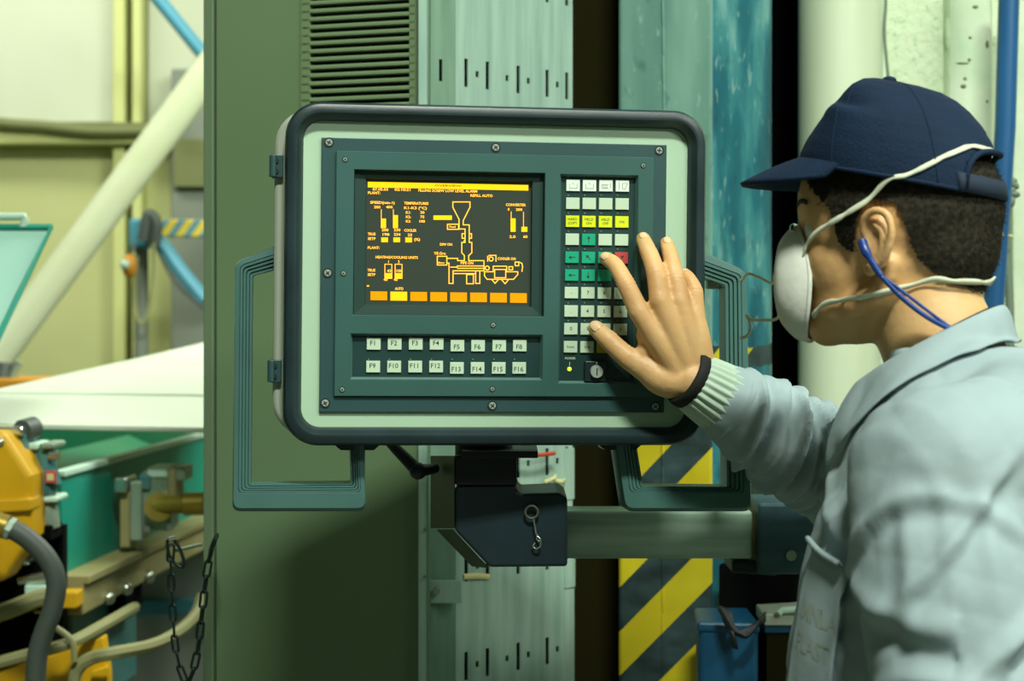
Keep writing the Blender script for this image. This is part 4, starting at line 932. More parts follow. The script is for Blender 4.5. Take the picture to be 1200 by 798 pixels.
# ---- hand joints in the panel's own plane (photo point, height over the face)
def hand(x, y, w): return PC + PR @ pl(x, y, w)
WRIST = hand(812, 447, .046)
FING = {
    'index':  [(749, 366, .046), (733.5, 333, .037), (720.5, 310.5, .020), (709.5, 302.5, .0095)],
    'middle': [(773.5, 352, .050), (768, 318, .040), (759, 293, .023), (753.5, 279.5, .0105)],
    'ring':   [(796, 353, .048), (791.5, 325, .040), (785.5, 300, .024), (781, 284.5, .0115)],
    'little': [(815, 368, .042), (814, 341, .036), (806.5, 326, .024), (803, 321, .0145)],
    'thumb':  [(757, 432, .036), (733, 417, .031), (712.5, 398, .022), (697.5, 384, .0125)]}
FR = {'index': [.0115, .0100, .0090, .0078], 'middle': [.0118, .0104, .0093, .0080], 'ring': [.0115, .0099, .0088, .0076], 'little': [.0105, .0088, .0078, .0068], 'thumb': [.0150, .0118, .0108, .0088]}
body = MB(); J = {}
PN = PR @ V((0, -1, 0))                                      # out of the panel
for f_, js in FING.items():
    pts = [hand(*j) for j in js]; J[f_] = pts
    chain(body, pts, FR[f_], 6, 16, flat=1.08, up=PN)
    if f_ != 'thumb':
        base = WRIST.lerp(pts[0], .12) + (pts[0] - J['middle'][0] if f_ != 'index' else (pts[0] - hand(773.5, 352, .05))) * .25
        chain(body, [base, base.lerp(pts[0], .55) + PN * .003, pts[0]], [.017, .0145, FR[f_][0] * 1.02], 5, 16)
# knuckles, palm filling, thumb root and heel of the hand
palm = [hand(*q_) for q_ in ((762, 392, .036), (790, 385, .038), (808, 392, .035), (775, 420, .036), (800, 415, .038))]
for q_ in palm: body.sphere(q_, .0165, 14, 10)
chain(body, [J['thumb'][0], hand(778, 445, .040), WRIST], [.0158, .020, .023], 5, 16)
chain(body, [J['thumb'][1].lerp(J['thumb'][0], .6), hand(760, 405, .036)], [.0105, .0115], 5, 14)      # web of the thumb
chain(body, [J['index'][0], hand(772, 400, .037)], [.0105, .015], 4, 14)
SHR = V((.47, 1.77, 1.385)); ELB = V((.425, 2.02, 1.295))
chain(body, [WRIST, WRIST.lerp(ELB, .35), ELB], [.0255, .035, .042], 6, 20)
chain(body, [ELB, SHR], [.042, .05], 5, 18)
SHL = V((.352, 1.425, 1.37)); ELL = V((.385, 1.36, 1.06))
chain(body, [SHL, ELL, ELL + V((-.07, .02, -.22))], [.052, .04, .03], 5, 16)
# left hand out of frame below: palm, thumb and fingers hanging relaxed
lw = ELL + V((-.07, .02, -.22)); ld = V((-.15, .05, -1)).normalized(); ls = V((1, 0, -.15)).normalized()
for k, (o_, L_) in enumerate(((-.027, .075), (-.009, .085), (.009, .08), (.026, .062))):
    b_ = lw + ld * .07 + ls * o_
    chain(body, [lw + ls * o_ * .5, b_, b_ + ld * L_ * .5 + V((-.006, .006, 0)), b_ + ld * L_ + V((-.018, .02, 0))], [.014, .0115, .009, .0075], 4, 12)
chain(body, [lw + V((-.012, 0, 0)), lw + ld * .04 - ls * .04, lw + ld * .085 - ls * .05], [.014, .012, .009], 4, 12)
# torso under the clothes, neck
def ring(c, a, b, ang, z, n=40, p=2.3):
    f_ = V((-math.cos(ang), math.sin(ang), 0)); l_ = V((-math.sin(ang), -math.cos(ang), 0)); out = []
    for k in range(n):
        t_ = 2 * math.pi * k / n; cs, sn = math.cos(t_), math.sin(t_)
        out.append(V((c[0], c[1], z)) + f_ * (a * math.copysign(abs(cs) ** (2 / p), cs)) + l_ * (b * math.copysign(abs(sn) ** (2 / p), sn)))
    return out
AT = R(17)
body.loft([ring((.435, 1.60), .10, .15, AT, z) for z in (.88, 1.0, 1.2)] + [ring((.45, 1.60), .10, .155, AT, 1.33), ring((.445, 1.60), .08, .12, AT, 1.40), ring((.43, 1.605), .06, .07, AT, 1.44)])
chain(body, [SHL, V((.455, 1.60, 1.37)), SHR], [.05, .06, .05], 5, 16)
chain(body, [V((.445, 1.605, 1.37)), V((.416, 1.622, 1.45)), V((.388, 1.640, 1.53)), V((.380, 1.645, 1.58))], [.070, .057, .053, .055], 6, 28)
# head: skull, face, jaw, nose, brow, ears
def hs(f, l, u, r, rot=0.0): body.sphere(hp(f, l, u), r, 28, 18, HM @ Matrix.Rotation(rot, 3, 'Y'))
hs(-.006, 0, .040, (.094, .0745, .085)); hs(.022, 0, .045, (.074, .066, .076)); hs(-.030, 0, .008, (.066, .064, .066))
hs(.045, 0, -.010, (.046, .056, .062)); hs(.040, 0, -.050, (.046, .047, .042), -.2); hs(.066, 0, -.074, (.021, .024, .021)); hs(.018, 0, -.042, (.044, .052, .036), .35)
hs(.072, .026, .040, (.011, .024, .009)); hs(.072, -.026, .040, (.011, .024, .009)); hs(.066, .031, .020, .0132); hs(.066, -.031, .020, .0132)       # brow
hs(.058, .034, -.010, (.018, .020, .018)); hs(.058, -.034, -.010, (.018, .020, .018))     # cheekbones
chain(body, [hp(.086, 0, .026), hp(.098, 0, .004), hp(.109, 0, -.018)], [.0075, .009, .0115], 5, 14); hs(.098, .012, -.02, (.010, .007, .008)); hs(.098, -.012, -.02, (.010, .007, .008))
hs(.084, 0, -.047, (.014, .022, .006)); hs(.082, 0, -.056, (.014, .020, .0065))           # lips
for sg in (1, -1):
    chain(body, [hp(.030, sg * .050, -.055), hp(.000, sg * .057, -.040), hp(-.008, sg * .060, -.015)], [.012, .0125, .012], 5, 12)   # jaw
    e = lambda f, u, o: hp(.006 + f * .88, sg * (.0745 + o * .9), .003 + u * .88)
    rim = smooth_path([e(.010, .010, .002), e(.008, .026, .008), e(-.004, .035, .013), e(-.018, .030, .017), e(-.023, .012, .018), e(-.018, -.008, .015), e(-.008, -.022, .009), e(.002, -.029, .005), e(.006, -.022, .003)], 5)
    body.tube(rim, .0042, 10)
    chain(body, [e(.002, -.027, .004), e(-.003, -.022, .006)], [.0062, .006], 3, 10)                                          # lobe
    inner = smooth_path([e(-.002, .022, .008), e(-.012, .012, .011), e(-.010, -.006, .010), e(-.003, -.014, .006)], 4); body.tube(inner, .0034, 8)
    body.sphere(e(-.007, .003, .002), (.013, .004, .026), 14, 10, HM); body.sphere(e(.008, -.002, .004), (.004, .005, .007), 10, 8, HM)   # bowl, tragus
bme = remeshed(body, .0021, 7, 'body')
# sculpt: eye sockets, philtrum of the throat, knuckle creases
def relax(me, weight, iters):
    a = co_of(me); e = np.empty(len(me.edges) * 2, int); me.edges.foreach_get('vertices', e); e = e.reshape(-1, 2); deg = np.bincount(e.ravel(), minlength=len(a)).astype(float)[:, None]
    for _ in range(iters):
        acc = np.stack([np.bincount(e[:, 0], a[e[:, 1], k], len(a)) + np.bincount(e[:, 1], a[e[:, 0], k], len(a)) for k in range(3)], 1); a = a + weight[:, None] * (acc / np.maximum(deg, 1) - a)
    set_co(me, a)
A = co_of(bme); rel = A - np.array(HO); hf, hl2, hu = rel @ np.array(HF), rel @ np.array(HL), rel @ np.array(HU)
earz = (np.abs(hl2) > .067) & (hf > -.022) & (hf < .022) & (hu > -.030) & (hu < .042)
relax(bme, np.where((np.linalg.norm(rel, axis=1) < .2) & ~earz, .7, 0), 36)
A = co_of(bme); Nn = no_of(bme); rel = A - np.array(HO)
hf, hl2, hu = rel @ np.array(HF), rel @ np.array(HL), rel @ np.array(HU)
disp = np.zeros(len(A))
for sg in (1, -1):
    d2 = ((hf - .083) / .016) ** 2 + ((hl2 - sg * .031) / .016) ** 2 + ((hu - .022) / .009) ** 2; disp -= .0015 * np.exp(-d2)
for f_ in ('index', 'middle', 'ring', 'little', 'thumb'):
    for jn, amp in ((1, .0009), (2, .0006)):
        c = J[f_][jn]; ax = (J[f_][jn] - J[f_][jn-1]).normalized(); dv = A - np.array(c); along = dv @ np.array(ax); dist = np.linalg.norm(dv, axis=1); face = (Nn @ np.array(PN)) > .2
        disp -= np.where((dist < .018) & face, amp * (np.cos(along * 2 * np.pi / .0042) * .5 + .5) * np.exp(-(along / .0055) ** 2), 0)
        disp += np.where((dist < .02) & face, amp * 1.0 * np.exp(-(along / .006) ** 2), 0)
for f_ in ('index', 'middle', 'ring', 'little'):             # tendons and knuckles on the back of the hand
    a = np.array(J[f_][0]); dist = np.linalg.norm(A - a, axis=1); face = np.clip(Nn @ np.array(PN), 0, 1); disp += .0022 * face * np.exp(-(dist / .008) ** 2)
    w = np.array(WRIST); ab_ = w - a; L2 = ab_ @ ab_; tt = np.clip(((A - a) @ ab_) / L2, 0.08, .75); dd = np.linalg.norm(A - (a + tt[:, None] * ab_), axis=1) 
    disp += .0010 * face * np.exp(-(np.maximum(dd - .012, 0) / .004) ** 2) * np.exp(-((tt - .35) / .3) ** 2) * .6
set_co(bme, A + Nn * disp[:, None])
bodyo = mesh_obj('body', bme, M_['skin'], person, smooth=True)
BVB = BVHTree.FromPolygons([v.co.copy() for v in bme.vertices], [tuple(p.vertices) for p in bme.polygons])
# fingernails
for f_, r_ in (('index', (.0046, .0064)), ('middle', (.0048, .0066)), ('ring', (.0046, .0064)), ('little', (.0038, .005)), ('thumb', (.0062, .0078))):
    tip, pre = J[f_][3], J[f_][2]; ax = (tip - pre).normalized(); n = (PN - ax * PN.dot(ax)).normalized()
    if f_ == 'thumb': n = (n + (PR @ V((-.35, 0, .55)))).normalized(); n = (n - ax * n.dot(ax)).normalized()
    sd = ax.cross(n); c = tip - ax * .0008; nb = MB(); rows_ = []
    for i in range(9):
        v = -1 + 2 * i / 8; row = []
        wdt = math.sqrt(max(0, 1 - abs(v) ** 3.2)) * r_[0]
        for j in range(7):
            s_ = (-1 + 2 * j / 6); q_ = c + ax * v * r_[1] + sd * s_ * wdt
            h = BVB.find_nearest(q_ + n * .006); row.append((h[0] if h[0] else q_) + n * (.0006 - .0003 * abs(v)))
        rows_.append(row)
    nb.loft(rows_, cap=False, closed=False); o = nb.build('fingernail', M_['nail'], bodyo, smooth=True); sm_ = o.modifiers.new('s', 'SOLIDIFY'); sm_.thickness = .0006; sm_.offset = -1
# eyes
for sg in (1, -1):
    e_ = MB().sphere(hp(.0690, sg * .031, .0195), .0122, 18, 12).build('eye', M_['eye_white'], bodyo, smooth=True)
    MB().sphere(hp(.0785, sg * .030, .0190), (.0032, .0048, .0048), 14, 10, HM).build('iris', M_['eye_dark'], bodyo, smooth=True)
    br = MB()
    for k in range(40):
        s_ = k / 39; p = hp(.0905 - .012 * s_ ** 2, sg * (.012 + .036 * s_), .040 + .006 * math.sin(s_ * 2.4)); h = BVB.find_nearest(p); p = h[0] + h[1] * .0008
        br.tube([p, p + HU * .004 + HL * sg * .003 - HF * .001], [.0008, .0002], 5)
    br.build('eyebrow', M_['hair'], bodyo, smooth=True)
# hair: close-cropped shell plus stubble strands
HPOLY = [(.10, .15), (.074, .062), (.050, .038), (.040, .004), (.026, -.004), (.020, .028), (.008, .044), (-.014, .040), (-.022, .020), (-.026, .004), (-.034, -.012), (-.048, -.026), (-.068, -.036), (-.090, -.045), (-.14, -.050), (-.16, .16)]
def inpoly(x, y, P):
    c = np.zeros(len(x), bool); j = len(P) - 1
    for i in range(len(P)):
        xi, yi = P[i]; xj, yj = P[j]
        if yi != yj: c ^= ((yi > y) != (yj > y)) & (x < (xj - xi) * (y - yi) / (yj - yi) + xi)
        j = i
    return c
A = co_of(bme); Nn = no_of(bme); rel = A - np.array(HO); hf, hl2, hu = rel @ np.array(HF), rel @ np.array(HL), rel @ np.array(HU)
ish = inpoly(hf + RNG.normal(0, .0004, len(A)), hu + RNG.normal(0, .0004, len(A)), HPOLY) & (np.abs(hl2) < .0765 + .02 * (hf < -.03)) & (np.linalg.norm(rel, axis=1) < .17)
hfaces = [tuple(p.vertices) for p in bme.polygons if all(ish[i] for i in p.vertices)]
used = sorted({i for f_ in hfaces for i in f_}); remap = {k: i for i, k in enumerate(used)}
sub = A[used] + Nn[used] * (.0032 + RNG.uniform(-.0008, .0008, len(used)))[:, None]
hme = bpy.data.meshes.new('hair'); hv = [tuple(p) for p in sub]; hfc = [tuple(remap[i] for i in f_) for f_ in hfaces]
NS = 26000; pick = RNG.choice(len(used), NS); base = A[used][pick] + RNG.normal(0, .0016, (NS, 3)); nn = Nn[used][pick]
dirn = nn + RNG.normal(0, .35, (NS, 3)) - np.array([0, 0, .35]); dirn /= np.linalg.norm(dirn, axis=1)[:, None]; sidev = np.cross(dirn, RNG.normal(0, 1, (NS, 3))); sidev /= np.linalg.norm(sidev, axis=1)[:, None]
ln_ = RNG.uniform(.004, .0075, NS)[:, None]; k0 = len(hv); tri = np.stack([base - sidev * .00028, base + sidev * .00028, base + dirn * ln_], 1).reshape(-1, 3)
hv += [tuple(p) for p in tri]; hfc += [(k0 + 3 * i, k0 + 3 * i + 1, k0 + 3 * i + 2) for i in range(NS)]
hme.from_pydata(hv, [], hfc); mesh_obj('hair', hme, M_['hair'], person, smooth=True, kind='stuff')

# ---- navy cap
CT = -.20                                                    # the cap sits lower at the back
def cp(f, l, u): return hp(f * math.cos(CT) - u * math.sin(CT) * -1 * -1 - .004, l, .066 + u * math.cos(CT) + f * .20)
NP = 72
H_ = [0, .012, .025, .040, .055, .068, .080, .089, .095, .0985, .1]
RB = [1.0, 1.005, 1.0, .975, .92, .845, .745, .63, .49, .28, .06]      # back and sides
RF = [1.0, .965, .89, .775, .65, .535, .425, .325, .235, .13, .04]       # the front panel slopes back
prof = [(k / 10, h) for k, h in enumerate(H_)]
def crown_pt(sc, h, t_):
    f_ = math.cos(t_); l_ = math.sin(t_); w = max(0, f_) ** 1.2
    rb_ = float(np.interp(h, H_, RB)); rf_ = float(np.interp(h, H_, RF)); k = rb_ + (rf_ - rb_) * w
    pan = 1 + (.012 * abs(math.cos(3 * t_)) ** .4 - .010) * min(1, h / .02)
    a = .097 if f_ > 0 else .0985; b_ = .0835
    dent = -.007 * math.exp(-((h - .072) / .010) ** 2) * math.exp(-((t_ - 1.15) / .45) ** 2) + .005 * math.exp(-((h - .056) / .010) ** 2) * math.exp(-((t_ - .95) / .4) ** 2) - .003 * math.exp(-((h - .085) / .01) ** 2) * math.exp(-((t_ - 1.9) / .5) ** 2)
    ex = sc if sc > 1 else 1
    return cp(a * k * pan * ex * f_ - .010 * h / .1, b_ * (rb_ * .6 + k * .4) * pan * ex * l_, h + dent)
cr = MB(); rings = []
dense = []
for i in range(len(prof) - 1):
    for k in range(4): t_ = k / 4; dense.append((prof[i][0] * (1 - t_) + prof[i+1][0] * t_, prof[i][1] * (1 - t_) + prof[i+1][1] * t_))
dense.append(prof[-1])
cv = []; cf = []
for sc, h in dense:
    cv += [crown_pt(sc, h, 2 * math.pi * k / NP) for k in range(NP)]
for i in range(len(dense) - 1):
    for k in range(NP):
        t_ = 2 * math.pi * (k + .5) / NP; dback = abs(t_ - math.pi); h = (dense[i][1] + dense[i+1][1]) / 2
        if dback < .74 and h < .044 * math.sqrt(max(0, 1 - (dback / .76) ** 4)): continue          # half-moon opening over the strap
        a = i * NP + k; b_ = i * NP + (k + 1) % NP; cf.append((a, b_, b_ + NP, a + NP))
cv.append(cp(-.010, 0, .1003)); top = len(cv) - 1; o_ = (len(dense) - 1) * NP
cf += [(o_ + k, o_ + (k + 1) % NP, top) for k in range(NP)]
cme = bpy.data.meshes.new('cap'); cme.from_pydata([tuple(p) for p in cv], [], cf); b = bmesh.new(); b.from_mesh(cme); bmesh.ops.delete(b, geom=[v for v in b.verts if not v.link_faces], context='VERTS'); bmesh.ops.recalc_face_normals(b, faces=b.faces); b.to_mesh(cme); b.free()
cap = mesh_obj('cap', cme, M_['cap_navy'], person, smooth=True, label='navy blue cotton baseball cap')
so = cap.modifiers.new('s', 'SOLIDIFY'); so.thickness = .0024; so.offset = 1; su = cap.modifiers.new('d', 'SUBSURF'); su.levels = 1; su.render_levels = 1
MB().sphere(cp(-.010, 0, .1025), (.0075, .0075, .0045), 14, 8).build('cap_button', M_['cap_navy'], cap, smooth=True)
bm_ = MB(); rows_ = []
for i in range(9):                                           # brim
    q_ = i / 8; row = []
    for j in range(31):
        t_ = R(-66 + 132 * j / 30); c_ = math.cos(t_); s_ = math.sin(t_)
        ext = q_ * .062 * (max(0, math.cos(t_ * 1.3)) ** .55); inn = crown_pt(1.0, .004, t_)
        lat = s_ * .083; row.append(inn + HF * ext + HL * (s_ * ext * .12) - HU * (ext * .26 + .010 * q_ * s_ * s_ + .12 * ext * ext / .06) + HU * .002)
    rows_.append(row)
bm_.loft(rows_, cap=False, closed=False); o = bm_.build('cap_brim', M_['cap_navy'], cap, smooth=True); so = o.modifiers.new('s', 'SOLIDIFY'); so.thickness = .0038; so.offset = 0
sb = MB(); rows_ = []
for h in (-.001, .008, .017):
    rows_.append([crown_pt(1.012, h, math.pi + R(-48 + 96 * j / 24)) for j in range(25)])
sb.loft(rows_, cap=False, closed=False); o = sb.build('cap_strap', M_['cap_strap'], cap, smooth=True); so = o.modifiers.new('s', 'SOLIDIFY'); so.thickness = .003; so.offset = 1
st = MB()
for t0 in (0, math.pi / 3, 2 * math.pi / 3, -math.pi / 3, -2 * math.pi / 3, math.pi):                # panel seams
    st.tube([crown_pt(sc, h, t0) + (crown_pt(sc, h, t0) - hp(0, 0, .05)).normalized() * .0022 for sc, h in (dense[::2] if t0 != math.pi else dense[18::2])], .0009, 6)
st.build('seam', M_['cap_navy'], cap, smooth=True, kind='stuff')
st = MB(); st.tube([crown_pt(1.0, .0005, 2 * math.pi * (k + .5) / NP) + (crown_pt(1, 0, 2 * math.pi * (k + .5) / NP) - hp(0, 0, .066)).normalized() * .0015 for k in range(NP) if abs(2 * math.pi * (k + .5) / NP - math.pi) > .76][-30:] + [crown_pt(1.0, .0005, 2 * math.pi * (k + .5) / NP) + (crown_pt(1, 0, 2 * math.pi * (k + .5) / NP) - hp(0, 0, .066)).normalized() * .0015 for k in range(NP) if abs(2 * math.pi * (k + .5) / NP - math.pi) > .76][:30], .0022, 8)
st.build('rim_binding', M_['cap_navy'], cap, smooth=True)
st = MB(); st.tube([crown_pt(1, .044 * math.sqrt(max(0, 1 - (d / .76) ** 4)) + .001, math.pi + d) + (crown_pt(1, 0, math.pi + d) - hp(0, 0, .066)).normalized() * (.002 + .004 * max(0, 1 - (d / .76) ** 4)) for d in [-.76 + 1.52 * k / 36 for k in range(37)]], .0030, 8)
st.build('opening_binding', M_['cap_navy'], cap, smooth=True)

# ---- face mask with elastic straps
mk = []; NU, NVv = 40, 22
def mask_pt(a, t_):                                          # a around the rim, t_ from rim (0) to nose (1)
    ca, sa = math.cos(a), math.sin(a); l_ = .044 * math.copysign(abs(ca) ** .85, ca) * (1 - .12 * sa); u_ = -.031 + .057 * sa
    bulge = math.sin(t_ * math.pi / 2); fr = .071 * ca * ca + (.092 if sa > 0 else .083) * sa * sa; r_ = math.cos(t_ * math.pi / 2); tipu = -.026
    return hp(fr + (.1175 - fr) * bulge ** .9 + .0010 * math.sin(14 * t_) * (1 - t_), l_ * r_ ** .8, tipu + (u_ - tipu) * r_ ** .85)
mb_ = MB(); rings = [[mask_pt(2 * math.pi * k / NU, i / NVv) for k in range(NU)] for i in range(NVv)]; mb_.loft(rings, cap=False)
tipi = len(mb_.v); mb_.v.append(mask_pt(0, 1)); mb_.f += [((NVv - 1) * NU + k, (NVv - 1) * NU + (k + 1) % NU, tipi) for k in range(NU)]
mask = mb_.build('face_mask', M_['mask_white'], person, smooth=True, label='white cup-shaped dust mask'); so = mask.modifiers.new('s', 'SOLIDIFY'); so.thickness = .0022; so.offset = 0
MB().tube([mask_pt(2 * math.pi * k / NU, .02) for k in range(NU)], .0022, 8, closed=True).build('mask_rim', M_['mask_white'], mask, smooth=True)
nb = MB(); nb.tube([mask_pt(R(60 + 60 * k / 10), .10) + HF * .002 + HU * .001 for k in range(11)], .0018, 8, flat=1.6); nb.build('nose_wire', M_['chrome'], mask, smooth=True)
dg_cap = BVHTree.FromPolygons([v.co.copy() for v in cme.vertices], [tuple(p.vertices) for p in cme.polygons])
HBV = BVHTree.FromPolygons([V(p) for p in hv[:k0]], hfc[:len(hfaces)])
def snap(p, off, trees):
    best = None
    for t_ in trees:
        h = t_.find_nearest(p)
        if h[0] is None: continue
        out = (p - hp(-.01, 0, .02)).normalized(); d = (h[0] - hp(-.01, 0, .02)).length
        if (h[0] - p).length < .02 and (best is None or d > best[1]): best = (h[0], d, out)
    if best is None: return p
    return best[0] + (best[0] - hp(-.01, 0, .01)).normalized() * off
def band(name, keys, trees, wd, off, m, parent):             # flat elastic lying on what it crosses
    P = smooth_path(keys, 10); P = [snap(p, off, trees) for p in P]
    for _ in range(14): P = [P[0]] + [(P[i-1] + P[i] * 2 + P[i+1]) / 4 for i in range(1, len(P) - 1)] + [P[-1]]
    b = MB(); rows_ = [[], []]
    for i, p in enumerate(P):
        t_ = (P[min(i + 1, len(P) - 1)] - P[max(i - 1, 0)]).normalized(); n = (p - hp(-.01, 0, .0)).normalized(); sd = t_.cross(n).normalized() * wd / 2 * (1 - .3 * math.sin(i * .23) ** 6)
        rows_[0].append(p - sd); rows_[1].append(p + sd)
    b.loft(rows_, cap=False, closed=False); o = b.build(name, m, parent, smooth=True); s_ = o.modifiers.new('s', 'SOLIDIFY'); s_.thickness = .0014; s_.offset = 0; return o
def hit(x, y, trees):                                        # surface point of head, hair or cap
    o_ = V((0, 0, CZ)); d = V(((x - CX) / F, 1, (CY - y) / F)).normalized(); best = None
    for t_ in trees:
        h = t_.ray_cast(o_, d)
        if h[0] is not None and (best is None or h[3] < best[1]): best = (h[0], h[3])
    return best[0] if best else o_ + d * 1.62
up_ = [hit(x, y, [BVB, HBV, dg_cap]) for x, y in ((953, 280), (970, 266), (986, 257), (1004, 246), (1030, 231), (1064, 208), (1090, 194), (1115, 182), (1138, 174))]
lo_ = [hit(x, y, [BVB, HBV]) for x, y in ((968, 354), (985, 350), (1010, 346), (1040, 339), (1080, 331), (1110, 328), (1138, 328), (1156, 329))]
def mirror(P): return [hp(hl_(p)[0], -hl_(p)[1], hl_(p)[2]) for p in P]
hs_ = hl_(up_[-1])[2] - .066 - hl_(up_[-1])[0] * .2; cu_ = crown_pt(1.0, hs_, math.pi) - HF * .004; cl_ = hp(-.100, 0, hl_(lo_[-1])[2])
band('elastic_strap', [mask_pt(R(28), .06)] + up_ + [crown_pt(1.01, hs_, math.pi - .34), crown_pt(1.01, hs_, math.pi - .18), cu_], [BVB, HBV, dg_cap], .0062, .0036, M_['elastic'], mask)
band('elastic_strap', [mask_pt(R(152), .06)] + mirror(up_) + [crown_pt(1.01, hs_, math.pi + .34), crown_pt(1.01, hs_, math.pi + .18), cu_], [BVB, HBV, dg_cap], .0062, .0036, M_['elastic'], mask)
band('elastic_strap', [mask_pt(R(-38), .06)] + lo_ + [cl_], [BVB, HBV], .0056, .0034, M_['elastic'], mask)
band('elastic_strap', [mask_pt(R(218), .06)] + mirror(lo_) + [cl_], [BVB, HBV], .0056, .0034, M_['elastic'], mask)
tipm = mask_pt(0, 1)
MB().tube(smooth_path([mask_pt(R(20), .86), px(905, 332, 1.76), px(890, 325, 1.78), px(876, 321, 1.80), px(868, 330, 1.81)], 8), .0016, 8).build('loose_elastic', M_['elastic'], mask, smooth=True)
MB().tube(smooth_path([mask_pt(R(-25), .80), px(912, 371, 1.75), px(895, 375, 1.77), px(880, 374, 1.79), px(875, 369, 1.795), px(880, 382, 1.79), px(876, 393, 1.79), px(868, 396, 1.8)], 8), .0018, 8, flat=.7).build('loose_elastic', M_['elastic'], mask, smooth=True)
# ---- blue earplug cord
ep = hp(.012, .088, .000)
cordm = MB(); cordm.tube(smooth_path([hp(.0135, .087, .006), hp(.008, .092, -.006), hp(-.004, .090, -.026)], 6), [.0045] * 7 + [.0032] * 6, 12)
earplug = cordm.build('earplug', M_['blue_cord'], person, smooth='auto', label='blue earplug band')
MB().tube(smooth_path([hp(-.004, .090, -.026), hp(-.022, .084, -.046), hp(-.044, .078, -.064), hp(-.068, .070, -.078), hp(-.080, .06, -.088)], 8), .0024, 10).build('cord', M_['blue_cord'], earplug, smooth=True)
MB().tube(smooth_path([hp(-.006, .090, -.027), hp(-.026, .083, -.043), hp(-.050, .074, -.063), hp(-.072, .066, -.080)], 8), .0016, 8).build('cord', M_['blue_cord'], earplug, smooth=True)
# ---- pale grey work jacket: one continuous shell grown over torso and sleeves
jk = MB()
jk.loft([ring((.428, 1.60), .135, .205, AT, .74), ring((.425, 1.60), .137, .20, AT, .9), ring((.415, 1.60), .145, .198, AT, 1.05), ring((.413, 1.60), .150, .20, AT, 1.17), ring((.428, 1.60), .150, .20, AT, 1.26),
         ring((.445, 1.60), .146, .197, AT, 1.33), ring((.452, 1.60), .130, .175, AT, 1.39), ring((.450, 1.602), .104, .130, AT, 1.432), ring((.438, 1.608), .080, .090, AT, 1.458), ring((.425, 1.615), .066, .070, AT, 1.47)])
chain(jk, [V((.460, 1.55, 1.405)), V((.42, 1.46, 1.385)), SHL + V((.01, 0, .0))], [.062, .064, .072], 6, 28)
chain(jk, [SHL + V((.004, .012, -.004)), SHL.lerp(ELL, .35), SHL.lerp(ELL, .75), ELL, ELL + V((-.06, .02, -.19))], [.074, .078, .072, .066, .05], 6, 30)
chain(jk, [V((.462, 1.65, 1.405)), SHR], [.066, .076], 5, 24)
CUFF = WRIST.lerp(ELB, .12)
SL0 = WRIST.lerp(ELB, .205)
chain(jk, [SHR, SHR.lerp(ELB, .55) + V((-.02, .01, -.01)), ELB + V((0, -.005, 0)), ELB.lerp(WRIST, .45) + V((0, 0, -.004)), ELB.lerp(WRIST, .70), SL0], [.078, .074, .066, .058, .052, .044], 8, 30)
jme = remeshed(jk, .0038, 10, 'jacket')
A = co_of(jme); Nn = no_of(jme); dsp = np.zeros(len(A))
def seg_param(a, b_):
    a = np.array(a); d = np.array(b_) - a; L2 = d @ d; t_ = ((A - a) @ d) / L2; ax = d / math.sqrt(L2); rel = A - (a + t_[:, None] * d); r_ = np.linalg.norm(rel, axis=1); return t_, rel, r_, ax
def angle_about(rel, ax, ref):
    e1 = np.array(ref) - ax * (np.array(ref) @ ax); e1 /= np.linalg.norm(e1); e2 = np.cross(ax, e1); return np.arctan2(rel @ e2, rel @ e1)
def ridge(x, w): return np.exp(-(x / w) ** 2)
# folds round the reaching forearm: deepest at the underside and elbow
t_, rel, r_, ax = seg_param(WRIST, ELB); m_ = (r_ < .085) & (t_ > .10) & (t_ < 1.25) & (A[:, 1] > 1.78); ang = angle_about(rel, ax, (0, -1, 0))
env = np.where(m_, np.clip((t_ - .16) / .12, 0, 1), 0)
for k, (t0, sl, wv, am, ph) in enumerate(((.27, .05, .030, .008, .3), (.36, -.07, .026, .006, 2.0), (.44, .10, .024, .009, .8), (.52, .06, .022, .008, -.4), (.60, .11, .022, .010, .5), (.68, .08, .020, .009, .1), (.75, .12, .022, .011, .4), (.83, .07, .020, .010, .0), (.91, .13, .022, .011, .3), (.99, .09, .022, .010, .1), (1.08, .1, .022, .008, .2))):
    x = t_ - t0 - sl * np.sin(ang + ph); dsp += env * am * 1.35 * (ridge(x, wv * .7) - .9 * ridge(x - wv * 1.3, wv * .75)) * (.5 + .5 * np.cos(ang - ph + .5))
rf_ = np.random.RandomState(11)
for t0 in np.arange(.24, 1.12, .038):                        # tight secondary creases
    sl, ph, am, wv = rf_.uniform(.02, .13), rf_.uniform(-.6, .9), rf_.uniform(.002, .0048), rf_.uniform(.010, .016)
    x = t_ - t0 - sl * np.sin(ang + ph); dsp += env * am * (ridge(x, wv) - .9 * ridge(x - wv * 1.8, wv)) * np.clip(.35 + .8 * np.cos(ang - ph * 2), 0, 1.2)
